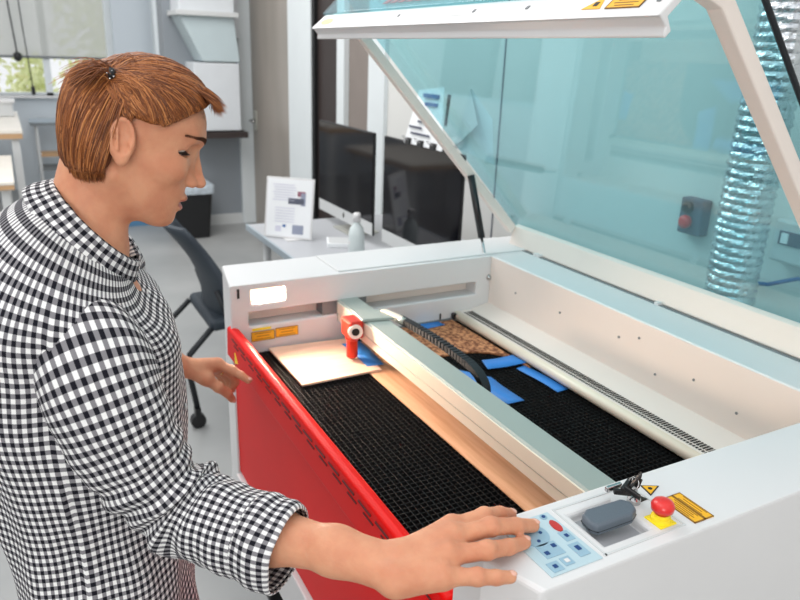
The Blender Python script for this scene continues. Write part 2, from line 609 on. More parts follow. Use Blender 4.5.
# ================================================================== THE ROOM
g = G(); g.box(-9.4, 3.0, -4.0, 2.2, -0.1, 0.0)
struct('floor', g, M['floor'])
g = G(); g.box(-4.12, 3.0, 2.0, 2.15, 0, 3.2)
struct('wall_back', g, M['wall'])
g = G(); g.box(-4.12, -3.90, 1.975, 2.0, 0, 3.2)
struct('trim_1', g, M['pillar'])
g = G(); g.box(-5.62, -5.14, 1.99, 2.15, 0, 3.2)
struct('wall_pillar', g, M['pillar'], bevel=0.01)
g = G(); g.box(-7.0, -6.70, 1.90, 2.15, 0, 3.2)
struct('wall_corner', g, M['pillar'], bevel=0.01)
# grey wall section that carries the ventilation box
g = G(); g.box(-7.0, -6.75, 1.27, 1.90, 0, 3.2)
struct('wall_left', g, M['wallg'])
g = G(); g.box(-7.02, -6.735, 1.27, 1.90, 0, 0.10)
struct('baseboard_left', g, M['greywhite'])
# doors between pillar and corner and right of the pillar
d1 = struct('door_1', G().box(-6.69, -5.63, 2.02, 2.07, 0, 3.2), M['doorgrey'])
part('door_handle', G().tube([(-6.60, 2.02, 0.99), (-6.60, 1.965, 0.99), (-6.48, 1.96, 0.99)], 0.012), M['steel'], d1, smooth=True)
part('door_handle', G().box(-6.63, -6.56, 2.008, 2.02, 0.9, 1.08), M['alu'], d1)
d2 = struct('door_2', G().box(-5.13, -4.65, 2.03, 2.08, 0, 3.2), M['darkbrown'])
part('door_edge', G().box(-5.13, -5.08, 2.0, 2.03, 0, 3.2), M['black'], d2)
struct('door_3', G().box(-4.53, -4.13, 2.03, 2.08, 0, 3.2), M['taupe'])
struct('trim_2', G().box(-4.65, -4.53, 1.99, 2.06, 0, 3.2), M['pillar'], bevel=0.006)
g = G()
for x in (-2.755, -1.355):
    g.box(x - 0.003, x + 0.003, 1.996, 2.001, 0.1, 3.2)
struct('trim_3', g, M['printdark'])
g = G(); g.box(-9.4, 3.0, -4.1, -4.0, 0, 3.2)
struct('wall_front', g, M['wall'])
g = G(); g.box(3.0, 3.1, -4.0, 2.15, 0, 3.2)
struct('wall_right', g, M['wall'])
# far end wall with windows
g = G()
g.box(-9.4, -9.2, -4.0, 1.10, 0, 1.04)
g.box(-9.4, -9.2, -4.0, 1.10, 2.7, 3.2)
g.box(-9.4, -9.2, 1.17, 2.2, 0, 3.2)
struct('wall_end', g, M['walll'])
struct('wall_column', G().box(-9.2, -9.05, 1.60, 1.74, 0, 3.2), M['pillar'])
w1 = struct('window_1', G().box(-9.34, -9.33, -4.0, 1.10, 1.04, 2.7), M['glass'])
g = G()
for y in (1.135, 0.45, -0.75, -1.95, -3.2):
    g.box(-9.36, -9.26, y - 0.035, y + 0.035, 1.04, 2.7)
g.box(-9.36, -9.26, -4.0, 1.17, 1.04, 1.07)
g.box(-9.36, -9.26, -4.0, 1.17, 2.66, 2.7)
part('window_frame', g, M['pillar'], w1)
part('window_sill', G().box(-9.3, -9.12, -4.0, 1.12, 1.02, 1.04), M['white'], w1)
bl = thing('roller_blind', 'sheer grey roller blind half lowered over the far window with dark pull cord', 'blind', (-9.22, 0.0, 1.4))
part('fabric', G().box(-9.24, -9.237, -1.9, 1.09, 1.46, 2.66), M['sheer'], bl)
part('bottom_rail', G().cyl((-9.24, -1.9, 1.45), (-9.24, 1.09, 1.45), 0.014), M['grey'], bl, smooth=True)
part('pull_cord', G().tube([(-9.2, 0.12, 2.6), (-9.2, 0.14, 2.0), (-9.2, 0.17, 1.44)], 0.008, 8), M['cord'], bl)
part('cord_weight', G().lathe((-9.2, 0.17, 1.40), [(0.012, 0), (0.04, 0.02), (0.04, 0.08), (0.012, 0.1)], 12), M['blackplastic'], bl, smooth=True)
part('pull_cord', G().tube([(-9.2, 0.23, 2.6), (-9.2, 0.25, 1.8), (-9.19, 0.28, 1.13)], 0.006, 8), M['cord'], bl)
part('cord_weight', G().lathe((-9.19, 0.28, 1.05), [(0.01, 0), (0.022, 0.02), (0.02, 0.08), (0.008, 0.1)], 12), M['blackplastic'], bl, smooth=True)


# foliage outside: one shrub per crown
def foliage(loc, rx, ry, rz, n, m, label):
    t = thing('leafy_tree', label, 'tree', (loc[0], loc[1], -1.0), 'trees outside the far window')
    g = G()
    for i in range(n):
        d = Vector((random.gauss(0, 1), random.gauss(0, 1), random.gauss(0, 1))).normalized() * random.random() ** 0.4
        c = Vector(loc) + Vector((d.x * rx, d.y * ry, d.z * rz))
        a = Vector((random.gauss(0, 1), random.gauss(0, 1), random.gauss(0, 1))).normalized()
        b = a.orthogonal().normalized()
        s = random.uniform(0.05, 0.10)
        g.add([c - a * s, c + b * s * 0.5, c + a * s, c - b * s * 0.5 + a.cross(b) * s * .2], [(0, 1, 2, 3)])
    part('foliage', g, m, t, weld=False, recalc=False)
    part('trunk', G().tube([(loc[0], loc[1], -1.0), (loc[0], loc[1] + .1, loc[2])], [0.12, 0.05], 10), M['woodedge'], t, smooth=True)


foliage((-13.0, 1.5, 1.7), 0.9, 0.75, 1.4, 1100, M['leaf'], 'yellow green leafy tree outside the window beside its right frame')
foliage((-13.4, -0.5, 1.4), 0.9, 0.55, 1.1, 600, M['leafp'], 'pale washed out tree outside the window near the hanging blind cord')
foliage((-12.0, 0.35, 0.9), 0.5, 0.35, 0.6, 500, M['leaf'], 'low bright green bush seen below the blind between window bars')

# ================================================================== BACKGROUND FURNITURE
# ventilation cabinet on the grey wall
t = thing('ventilation_duct', 'white sheet metal ventilation box with sloping shoulder on the grey wall', 'duct', (-6.6, 1.6, 0.9))
part('upper_box', G().box(-6.75, -6.40, 1.34, 1.80, 1.88, 3.1), M['duct'], t, bevel=0.008)
part('flange', G().box(-6.75, -6.37, 1.31, 1.83, 1.86, 1.90), M['greywhite'], t, bevel=0.004)
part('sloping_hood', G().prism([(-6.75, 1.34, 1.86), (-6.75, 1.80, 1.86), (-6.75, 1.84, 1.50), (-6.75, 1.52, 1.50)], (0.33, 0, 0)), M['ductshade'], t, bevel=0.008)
part('lower_box', G().box(-6.75, -6.42, 1.44, 1.83, 0.92, 1.49), M['duct'], t, bevel=0.008)
part('ledge', G().box(-6.75, -6.38, 1.40, 1.88, 0.86, 0.91), M['darkbrown'], t)
part('side_conduit', G().tube([(-6.7, 1.87, 0.9), (-6.7, 1.87, 1.4), (-6.7, 1.84, 2.0), (-6.7, 1.85, 3.0)], 0.014, 8), M['grey'], t, smooth=True)
part('side_box', G().box(-6.75, -6.62, 1.82, 1.895, 1.7, 2.6), M['duct'], t)
# little plates on the corner pillar
t = tag(part('door_sign', G().box(-6.82, -6.695, 1.885, 1.897, 1.38, 1.56), M['signblue'], None, bevel=0.003), 'small blue sign on the white corner pillar beside the grey door', 'sign')
for k in range(3):
    part('print_line', G().box(-6.80, -6.72, 1.882, 1.885, 1.52 - k * 0.05, 1.535 - k * 0.05), M['paper'], t)
t = tag(part('wall_switch', G().box(-6.86, -6.74, 1.875, 1.898, 1.13, 1.26), M['blackplastic'], None, bevel=0.004), 'upper black switch box on the corner pillar below the blue sign', 'switch')
part('button', G().cyl((-6.80, 1.87, 1.20), (-6.80, 1.876, 1.20), 0.015), M['grey'], t)
t = tag(part('card_reader', G().box(-6.85, -6.75, 1.875, 1.898, 0.93, 1.06), M['blackplastic'], None, bevel=0.004), 'lower black card reader box on the white corner pillar', 'card reader')
part('light_dot', G().cyl((-6.80, 1.87, 1.03), (-6.80, 1.876, 1.03), 0.008), M['signred'], t)

# trash can
t = thing('trash_can', 'black rubbish bin with a clear bag folded over its rim by the grey wall', 'trash can', (-6.42, 1.32, 0))
g = G()
def rrect(cx, cy, hx, hy, z, r, n=5):
    out = []
    for sx, sy, a0 in ((1, 1, 0), (-1, 1, 90), (-1, -1, 180), (1, -1, 270)):
        for k in range(n + 1):
            a = math.radians(a0 + 90 * k / n)
            out.append((cx + sx * (hx - r) + r * math.cos(a), cy + sy * (hy - r) + r * math.sin(a), z))
    return out
def rloft(g, rows, cap=True):
    n = len(rows[0]); m = len(rows)
    g.add([p for r in rows for p in r], [(i * n + k, i * n + (k + 1) % n, (i + 1) * n + (k + 1) % n, (i + 1) * n + k) for i in range(m - 1) for k in range(n)] + ([tuple(range(n))[::-1], tuple(range((m - 1) * n, m * n))] if cap else []))
    return g
rloft(g, [rrect(-6.42, 1.32, .14, .15, 0.0, .03), rrect(-6.42, 1.32, .17, .19, .44, .04), rrect(-6.42, 1.32, .155, .175, .44, .04), rrect(-6.42, 1.32, .13, .14, .05, .03)])
part('bin_body', g, M['blackplastic'], t, smooth=False)
g = G(); rloft(g, [rrect(-6.42, 1.32, .182, .202, .40, .04), rrect(-6.42, 1.32, .185, .205, .47, .04), rrect(-6.42, 1.32, .165, .185, .485, .04), rrect(-6.42, 1.32, .15, .17, .40, .04)], False)
part('bin_bag', g, M['bag'], t, smooth=True, recalc=False)
# blue box on floor behind the face
t = thing('blue_crate', 'pale blue plastic tub on the floor beyond the bin', 'tub', (-7.1, 1.02, 0))
g = G(); rloft(g, [rrect(-7.1, 1.02, .16, .22, 0.0, .04), rrect(-7.1, 1.02, .2, .26, .17, .05), rrect(-7.1, 1.02, .18, .24, .17, .05), rrect(-7.1, 1.02, .15, .2, .02, .04)])
part('tub_body', g, M['binblue'], t)
g = G(); rloft(g, [rrect(-7.1, 1.02, .21, .27, .16, .05), rrect(-7.1, 1.02, .21, .27, .18, .05), rrect(-7.1, 1.02, .185, .245, .18, .05), rrect(-7.1, 1.02, .185, .245, .16, .05)])
part('rim', g, M['binblue'], t)

# tables by the window
def table(name, label, x0, x1, y0, y1, z, th, m, me, leg, group=None, cat='table'):
    t = thing(name, label, cat, ((x0 + x1) / 2, (y0 + y1) / 2, 0), group)
    part('table_top', G().box(x0, x1, y0, y1, z - th * .4, z), m, t, bevel=0.003)
    part('edge_band', G().box(x0 + .003, x1 - .003, y0 + .003, y1 - .003, z - th, z - th * .4), me, t)
    for sx in (x0 + .06, x1 - .06):
        for sy in (y0 + .06, y1 - .06):
            part('leg', G().box(sx - leg, sx + leg, sy - leg, sy + leg, 0, z - th), M['greywhite'], t)
    return t
table('work_table', 'tall white topped work table with wooden edge at the far left by the window', -8.6, -6.72, -1.3, 0.085, 0.92, 0.07, M['woodtop'], M['woodedge'], .03)
table('work_bench', 'lower pale wooden bench nearer than the tall table at the left edge', -6.5, -5.2, -1.2, -0.02, 0.75, 0.05, M['woodtop'], M['woodedge'], .025)
t = table('side_stand', 'small grey metal stand with lower rail under the far window', -9.1, -8.72, 0.19, 0.52, 0.80, 0.04, M['deskedge'], M['grey'], .014, cat='stand')
part('lower_rail', G().box(-9.05, -8.77, 0.24, 0.47, 0.27, 0.30), M['grey'], t)
part('lower_rail', G().box(-9.05, -8.77, 0.24, 0.47, 0.42, 0.45), M['woodedge'], t)
t = tag(part('storage_box', G().prismz([(-8.2, -.15), (-7.95, -.15), (-7.95, .05), (-8.2, .05)], .921, 1.06), M['greywhite'], None, bevel=.01), 'pale box standing on the tall white table under the window', 'box')
part('lid', G().box(-8.22, -7.93, -.17, .07, 1.05, 1.075), M['white'], t, bevel=.004)

# desk with the computers
DX0, DX1, DY0, DY1, DZ = -3.56, -2.05, 1.03, 1.93, 0.75
t = thing('computer_desk', 'pale grey desk carrying two black screened computers behind the laser cutter', 'desk', (-2.85, 1.45, 0))
part('desk_top', G().box(DX0, DX1, DY0, DY1, DZ - .022, DZ), M['desk'], t, bevel=.003)
part('edge_trim', G().box(DX0 - .004, DX1 + .004, DY0 - .012, DY0, DZ - .03, DZ + .002), M['deskedge'], t, bevel=.002)
for x in (DX0 + .06, DX1 - .06):
    for y in (DY0 + .08, DY1 - .08):
        part('leg', G().cyl((x, y, 0), (x, y, DZ - .022), .02), M['greywhite'], t, smooth=True)
part('cross_rail', G().box(DX0 + .05, DX1 - .05, DY1 - .09, DY1 - .07, .35, .6), M['greywhite'], t)


def imac(x0, label, w=.66, chin=True, zb=.80, y=1.44, tilt=0.0):
    t = thing('desktop_computer', label, 'computer', (x0 + w / 2, y + .06, DZ), 'computers on the grey desk')
    h = .475
    part('casing', G().prism([(x0, y, zb), (x0 + w, y, zb), (x0 + w, y, zb + h), (x0, y, zb + h)], (0, .010, 0)), M['blackplastic'], t, bevel=.003)
    part('screen', G().box(x0 + .004, x0 + w - .004, y - .004, y, zb + .062, zb + h - .004), M['screen'], t, bevel=.002)
    c = part('chin', G().box(x0 + .002, x0 + w - .002, y - .004, y, zb + .001, zb + .06), M['greywhite'], t, bevel=.002)
    cx, cz = x0 + w / 2, zb + .031
    g = G(); g.sphere((cx, y - .004, cz), .011, .0015, .012); g.sphere((cx + .003, y - .004, cz + .015), .0025, .0012, .005)
    part('emblem', g, M['ink'], c, smooth=True)
    part('stand', G().prism([(cx - .09, y + .02, zb + .1), (cx + .09, y + .02, zb + .1), (cx + .09, y + .13, DZ + .008), (cx - .09, y + .13, DZ + .0085)], (0, .006, 0)), M['alu'], t)
    part('foot', G().box(cx - .1, cx + .1, y - .02, y + .15, DZ + .0005, DZ + .008), M['alu'], t, bevel=.003)
    return t
imac(-3.585, 'left desktop computer with black screen and pale chin nearer the door')
imac(-2.825, 'right desktop computer with black screen behind the open lid arm', w=.64)
# keyboard / papers / frame / bottle on the desk
t = tag(part('paper_stack', G().prismz([(-3.10, 1.28), (-2.98, 1.235), (-2.92, 1.35), (-3.04, 1.39)], DZ + .0005, DZ + .02), M['paper'], None, bevel=.002), 'short stack of white paper on the desk in front of left computer', 'paper')
part('cover_sheet', G().prismz([(-3.09, 1.285), (-2.985, 1.245), (-2.927, 1.345), (-3.035, 1.383)], DZ + .0205, DZ + .0212), M['greywhite'], t)
t = thing('sign_holder', 'clear upright sign holder with a white printed page at the desk edge', 'sign holder', (-3.215, 1.15, DZ))
fx = Vector((.66, .75, 0)).normalized(); fu = Vector((-.13, .12, .98)).normalized(); fn = fx.cross(fu)
fc = Vector((-3.215, 1.135, DZ + .146))
part('acrylic_plate', G().obox(fc, fx, fu, fn, .122, .145, .003), M['white'], t, bevel=.002)
pg = part('printed_page', G().obox(fc + fn * .004, fx, fu, fn, .113, .137, .0005), M['paper'], t)
def patch(nm, u, v, hu, hv, m):
    part(nm, G().obox(fc + fn * .0052 + fx * u + fu * v, fx, fu, fn, hu, hv, .0004), m, pg)
patch('picture', .035, .035, .04, .014, M['printdark']); patch('picture', .06, .07, .02, .012, M['printred'])
patch('picture', .07, .045, .012, .03, M['printgrey']); patch('picture', .05, -.1, .028, .022, M['printgrey'])
patch('picture', -.02, -.085, .008, .006, M['printblue'])
for k in range(7): patch('print_line', -.03 + .005 * (k % 3), .11 - k * .012, .055, .0022, M['printlight'])
for k in range(6): patch('print_line', -.02, -.0 - k * .013, .05, .002, M['printlight'])
patch('picture', -.05, -.10, .015, .014, M['printlight'])
part('foot', G().box(-3.29, -3.15, 1.10, 1.20, DZ, DZ + .004), M['white'], t)
t = thing('spray_bottle', 'small pale plastic bottle with white cap on the desk between the screens', 'bottle', (-2.80, 1.30, DZ))
part('bottle_body', G().lathe((-2.80, 1.30, DZ), [(.03, 0), (.036, .01), (.036, .10), (.03, .13), (.014, .15), (.014, .16)], 24), M['bottle'], t, smooth=True)
part('cap', G().lathe((-2.80, 1.30, DZ + .158), [(.017, 0), (.017, .035), (.010, .04)], 20), M['white'], t, smooth=True)
part('nozzle', G().tube([(-2.80, 1.30, DZ + .185), (-2.775, 1.29, DZ + .188)], .006, 10), M['white'], t, smooth=True)
t = tag(part('computer_mouse', G().sphere((-2.70, 1.22, DZ + .0165), .055, .03, .016), M['white'], None, smooth=True), 'white computer mouse on the desk beside the bottle', 'computer mouse')
part('mouse_button', G().box(-2.685, -2.65, 1.212, 1.228, DZ + .0255, DZ + .0295), M['greywhite'], t)

# papers clipped to the top of the right computer
t = thing('paper_notice', 'white notice sheets with lines of text clipped above the right computer', 'notice', (-2.48, 1.44, 1.27))
part('sheet', G().prism([(-2.63, 1.43, 1.27), (-2.33, 1.43, 1.27), (-2.40, 1.47, 1.50), (-2.59, 1.47, 1.48)], (0, .003, 0)), M['paper'], t)
for k, (u0, u1) in enumerate(((.02, .17), (.0, .1), (.06, .16))):
    part('text_line', G().box(-2.60 + u0, -2.60 + u1, 1.431 + .004 * k, 1.4335 + .004 * k, 1.31 + .024 * k, 1.318 + .024 * k), M['printdark'], t)
part('text_line', G().box(-2.53, -2.42, 1.455, 1.465, 1.455, 1.470), M['printblue'], t)
part('text_line', G().box(-2.51, -2.42, 1.452, 1.460, 1.425, 1.438), M['printblue'], t)
for x in (-2.59, -2.49, -2.39):
    c = part('binder_clip', G().prism([(x - .018, 1.42, 1.268), (x + .018, 1.42, 1.268), (x + .018, 1.425, 1.292), (x - .018, 1.425, 1.292)], (0, .02, 0)), M['blackplastic'], t)
    part('clip_wire', G().tube([(x - .01, 1.418, 1.285), (x - .012, 1.405, 1.30), (x + .012, 1.405, 1.30), (x + .01, 1.418, 1.285)], .0018, 6), M['steel'], c)
t = tag(part('folded_sheet', G().prism([(-2.29, 1.52, 1.50), (-2.20, 1.56, 1.40), (-2.17, 1.56, 1.24), (-2.35, 1.50, 1.28)], (0, .002, 0)), M['paper'], None), 'folded white sheet leaning behind the tinted lid beside the notice', 'paper')
part('folded_corner', G().prism([(-2.29, 1.519, 1.50), (-2.35, 1.499, 1.28), (-2.20, 1.50, 1.38)], (0, -.002, 0)), M['greywhite'], t)
t = tag(part('marker_pen', G().tube([(-2.375, 1.47, 1.36), (-2.36, 1.47, 1.47)], .006, 10), M['cord'], None, smooth=True), 'dark pen upright beside the notice behind the tinted lid', 'pen')
part('pen_cap', G().tube([(-2.3645, 1.47, 1.435), (-2.359, 1.47, 1.475)], .0075, 10), M['blackplastic'], t, smooth=True)

# office chair
t = thing('office_chair', 'dark mesh backed office chair with black tube legs in front of the desk', 'chair', (-3.05, .78, 0))
rows = []
for i in range(13):
    s = i / 12
    zc = .47 + .42 * s
    yc = .70 - .17 * s + .05 * math.sin(s * PI)
    hw = .19 + .06 * math.sin(min(1, s * 1.4) * PI) * (1 - .2 * s) - .05 * s ** 4
    rows.append([(-3.11 + hw * math.sin(a) , yc + .10 * (1 - math.cos(a)) , zc) for a in [(-1 + 2 * j / 12) * 1.15 for j in range(13)]])
g = G(); g.grid(rows, 13, 13)
part('backrest', g, M['chair'], t, smooth=True, solid=.022)
g = G(); g.prism([(-3.33, .66, .44), (-2.90, .66, .44), (-2.90, 1.08, .46), (-2.96, 1.12, .46), (-3.27, 1.12, .46), (-3.33, 1.08, .46)], (0, 0, .055))
part('seat', g, M['chair'], t, bevel=.02, seg=3)
for sx in (-1, 1):
    x = -3.11 + sx * .21
    part('leg', G().tube([(x, .66, .46), (x + sx * .01, .56, .36), (x + sx * .01, .55, .30), (x, .58, .10)], .013, 12), M['rubber'], t, smooth=True)
    part('leg', G().tube([(x, 1.05, .46), (x, 1.12, .3), (x, 1.14, .09)], .013, 12), M['rubber'], t, smooth=True)
    part('back_post', G().tube([(x, .86, .48), (x - sx * .01, .74, .49), (x - sx * .03, .70, .62)], .014, 12), M['rubber'], t, smooth=True)
    for y in (.58, 1.14):
        c = part('caster', G().cyl((x - .018, y, .035), (x + .018, y, .035), .034), M['blackplastic'], t, bevel=.004)
        part('caster_fork', G().box(x - .02, x + .02, y - .012, y + .012, .05, .10), M['blackplastic'], c)
# ================================================================== WALL ITEMS SEEN THROUGH THE LID
# flexible foil duct
t = thing('exhaust_hose', 'crinkled silver foil exhaust hose rising up the white wall behind the lid', 'hose', (-1.275, 1.80, .75))
rows = []
nr, nu = 420, 48
for i in range(nr):
    z = .72 + 2.1 * i / (nr - 1)
    row = []
    for j in range(nu):
        a = 2 * PI * j / nu
        ph = (z / .0235 + j / nu)
        r = .066 + .0055 * abs(math.sin(PI * ph)) + .0028 * mnoise.noise(Vector((math.cos(a) * 5, math.sin(a) * 5, z * 60))) + .002 * mnoise.noise(Vector((math.cos(a) * 14, math.sin(a) * 14, z * 95)))
        row.append((-1.275 + r * math.cos(a) + .008 * math.sin(z * 4), 1.80 + r * math.sin(a), z))
    rows.append(row)
g = G(); g.grid(rows, nu, nr, True)
part('foil_tube', g, M['foil'], t, smooth=False, weld=False)
part('collar', G().lathe((-1.275, 1.80, .68), [(.075, 0), (.075, .05), (.07, .05), (.07, 0)], 32), M['alu'], t, smooth=False)
# emergency button box
t = thing('button_box', 'dark wall box with black knob above a red push button', 'button box', (-1.59, 1.99, 1.14))
part('box_body', G().box(-1.636, -1.545, 1.955, 2.0, 1.075, 1.195), M['printdark'], t, bevel=.006)
part('knob', G().lathe((-1.60, 1.955, 1.165), [(.02, 0), (.02, .012), (.014, .018)], 20, axis=(0, -1, 0)), M['blackplastic'], t)
part('push_button', G().lathe((-1.597, 1.955, 1.118), [(.014, 0), (.022, .004), (.022, .02), (.014, .026)], 24, axis=(0, -1, 0)), M['emred'], t, smooth=True)
# switch box right
t = thing('wall_control', 'pale wall control box with small dark switch window right of the hose', 'switch', (-1.22, 1.99, 1.14))
part('box_body', G().box(-1.285, -1.17, 1.95, 2.0, 1.07, 1.195), M['greywhite'], t, bevel=.008)
part('switch_window', G().box(-1.262, -1.19, 1.945, 1.951, 1.125, 1.165), M['printdark'], t)
part('rocker', G().box(-1.252, -1.232, 1.94, 1.946, 1.13, 1.16), M['paper'], t)
tag(part('wall_cable', G().tube([(-1.36, 1.99, .97), (-1.28, 1.97, .99), (-1.20, 1.98, 1.03), (-1.1, 1.98, 1.05), (-.9, 1.98, 1.02)], .006, 8), M['printblue'], None, smooth=True), 'blue cable looping along the wall below the control box', 'cable')

# ================================================================== LASER CUTTER
XL, XI, XR, XO = -1.835, -1.65, -.605, -.475
ZT, ZB = 1.06, .875
LC = thing('laser_cutter', 'large white laser cutter with red front door and raised teal tinted lid', 'laser cutter', (-1.15, .92, 0))
# left housing
lh = part('left_housing', G().prismz([(XL, .455), (XI, .425), (XI, 1.42), (XL, 1.42)], .40, ZT), M['white'], LC, bevel=.005, seg=3)
cut(lh, G().box(-1.705, -1.6, .472, 1.157, .947, .985))
cut(lh, G().box(-1.685, -1.6, .478, .567, 1.006, 1.044))
part('raised_cover', G().prism([(XL + .01, .72, ZT), (XI - .012, .72, ZT), (XI - .012, 1.34, ZT), (XL + .01, 1.34, ZT)], (0, 0, .004)), M['white'], LC, bevel=.0035)
part('recess_back', G().box(-1.704, -1.70, .474, 1.155, .948, .984), M['offwhite'], LC)
part('gantry_port', G().box(-1.699, -1.655, .672, .80, .948, .9845), M['grey'], LC)
part('lamp_window', G().box(-1.684, -1.679, .480, .565, 1.007, 1.043), M['lampglow'], LC)
part('latch_slot', G().box(XI - .001, XI + .0015, .443, .449, 1.026, 1.05), M['slot'], LC)
for y, z in ((.4725, .995), (.60, .995)):
    part('screw', G().lathe((XI, y, z), [(.003, 0), (.003, .001)], 12, axis=(1, 0, 0)), M['grey'], LC)
# machine lamp
ld = bpy.data.lights.new('machine_lamp', 'AREA'); ld.shape = 'RECTANGLE'; ld.size = .08; ld.size_y = .035; ld.energy = 3.4; ld.spread = math.radians(112); ld.color = (1.0, .74, .56)
lo = bpy.data.objects.new('machine_lamp', ld); COL.objects.link(lo)
lo.location = Vector((-1.672, .522, 1.024)) - wloc(LC); lo.rotation_euler = Vector((1, .35, -.16)).to_track_quat('-Z', 'Y').to_euler(); lo.parent = LC
# warning stickers on the left wall
def warn_strip(parent, c, ax, ay, hx, hy, n=3, m='yellow', nm='warning_label'):
    az = Vector(ax).cross(Vector(ay)).normalized()
    s = part(nm, G().obox(c, ax, ay, az, hx, hy, .0006), M[m], parent)
    s['label'] = 'yellow warning label'
    ax = Vector(ax).normalized(); ay = Vector(ay).normalized()
    rim = G()
    for sg in (-1, 1):
        rim.obox(Vector(c) + ay * sg * (hy - .0008) , ax, ay, az, hx, .0008, .0009)
        rim.obox(Vector(c) + ax * sg * (hx - .0008), ax, ay, az, .0008, hy, .0009)
    part('label_border', rim, M['brownink'], s)
    g = G()
    for k in range(n):
        v = hy * (.6 - 1.2 * k / max(1, n - 1))
        u = hx * (.7 - .15 * (k % 2))
        g.obox(Vector(c) + ay * v, ax, ay, az, u, hy * .07, .0009)
    part('print_lines', g, M['brownink'], s)
    return s
warn_strip(LC, (XI + .0008, .506, .918), (0, 1, 0), (0, 0, 1), .031, .013)
warn_strip(LC, (XI + .0008, .570, .920), (0, 1, 0), (0, 0, 1), .031, .013)
part('warning_strip', G().box(XI, XI + .0012, .478, .528, .934, .940), M['brightyellow'], LC)
# back housing with inner wall
part('back_housing', G().box(XI, XR, 1.205, 1.42, .40, ZT), M['white'], LC, bevel=.004, seg=3)
part('rear_lamp_tint_panel', G().box(XI + .001, XR - .001, 1.2035, 1.2055, .90, ZT - .003), M['offwhite'], LC)  # thin panel added so the inner wall's colour carries the warm light
g = G()
for x, z in ((-1.52, .985), (-1.33, .99), (-1.12, 1.0), (-1.06, 1.02), (-.90, .985), (-1.0, .955), (-.79, .96)):
    part('screw', G().lathe((x, 1.2038, z), [(.003, 0), (.003, .002)], 10, axis=(0, -1, 0)), M['grey'], LC)
# console (right housing)
cs = part('control_console', G().prismz([(XR, .42), (-.549, .4235), (XO, .451), (XO, 1.42), (XR, 1.42)], .40, ZT), M['white'], LC, bevel=.006, seg=3)
cut(cs, G().box(-.571, -.504, .571, .643, 1.046, 1.2))
part('tray_floor', G().box(-.570, -.505, .572, .642, 1.0462, 1.0475), M['traybase'], LC)
g = G()
for (x0, x1, y0, y1) in ((-.589, -.586, .560, .69), (-.493, -.490, .555, .69), (-.589, -.49, .557, .5595), (-.589, -.49, .69, .6925)):
    g.box(x0, x1, y0, y1, ZT, ZT + .001)
part('panel_seam', g, M['greywhite'], LC)
# bed and interior pans
part('bed_pan', G().box(XI, XR, .452, 1.205, .80, .862), M['bedbase'], LC)
g = G()
x = XI + .006
while x < XR:
    g.box(x - .0004, x + .0004, .456, 1.10, .862, ZB); x += .012
y = .462
while y < 1.10:
    g.box(XI, XR, y - .0004, y + .0004, .862, ZB - .0005); y += .012
part('honeycomb_table', g, M['honey'], LC, weld=False)
part('table_rail', G().tube([(XI, 1.094, .890), (XR, 1.094, .890)], .013, 20), M['cream'], LC, smooth=True)
part('vent_shelf', G().prismx([(1.098, .86), (1.206, .86), (1.206, .917), (1.142, .9025), (1.100, .9025)], XI, XR), M['offwhite'], LC, bevel=.002)
g = G()
x = XI + .02
while x < XR - .004:
    g.box(x, x + .0048, 1.117, 1.137, .9018, .9032)
    g.box(x, x + .0048, 1.106, 1.113, .9018, .9032)
    x += .0075
part('vent_slots', g, M['slot'], LC, weld=False)
part('rear_trim', G().box(XI, XI + .006, .80, 1.2, .868, .884), M['grey'], LC)
part('limit_switch', G().box(-1.649, -1.635, 1.075, 1.10, .885, .900), M['blackplastic'], LC)
part('limit_switch', G().box(-1.649, -1.645, 1.035, 1.038, .885, .903), M['blackplastic'], LC)
# gantry
part('gantry_beam', G().prismx([(.712, .930), (.712, .984), (.716, .988), (.770, .988), (.774, .984), (.774, .930)], -1.70, XR), M['sage'], LC)
part('gantry_face', G().box(-1.64, XR, .7085, .7125, .955, .984), M['cream'], LC)  # lamp light on the beam front is put into the cream colour
part('gantry_lower_face', G().box(-1.64, XR, .7105, .716, .931, .951), M['cream'], LC)
part('gantry_rail', G().box(-1.64, XR, .774, .786, .966, .972), M['cream'], LC)
part('gantry_tray', G().prismx([(.774, .935), (.805, .930), (.812, .945), (.810, .945), (.804, .934), (.776, .939)], -1.60, XR), M['cream'], LC)
# carriage and red laser head
cg = part('laser_carriage', G().prismz([(-1.535, .705), (-1.47, .700), (-1.455, .79), (-1.515, .795)], .988, .996), M['sage'], LC, bevel=.002)
part('carriage_bracket', G().obox((-1.475, .785, .992), (1, .25, 0), (0, 0, 1), (-.25, 1, 0), .035, .008, .008), M['cream'], cg, bevel=.002)
part('carriage_knob', G().lathe((-1.448, .790, .992), [(.009, 0), (.009, .02), (.006, .022)], 16, axis=(1, .2, 0)), M['alu'], cg, smooth=True)
hd = part('laser_head', G().box(-1.525, -1.468, .668, .706, .945, .992), M['redhead'], LC, bevel=.006, seg=3)
part('lens_ring', G().lathe((-1.469, .682, .968), [(.018, 0), (.018, .006), (.010, .006), (.010, .001)], 28, axis=(1, -.25, 0)), M['offwhite'], hd)
part('lens_port', G().lathe((-1.466, .682, .968), [(.0100, 0), (.0100, .003)], 24, axis=(1, -.25, 0)), M['blackplastic'], hd)
part('head_column', G().lathe((-1.490, .684, .888), [(.006, 0), (.014, .006), (.014, .05), (.018, .055), (.018, .06)], 24), M['redhead'], hd, smooth=False)
part('nozzle', G().lathe((-1.490, .684, .880), [(.003, .006), (.007, .014)], 16), M['steel'], hd)
part('side_screw', G().lathe((-1.465, .70, .95), [(.006, 0), (.006, .008)], 12, axis=(1, 0, 0)), M['steel'], hd)
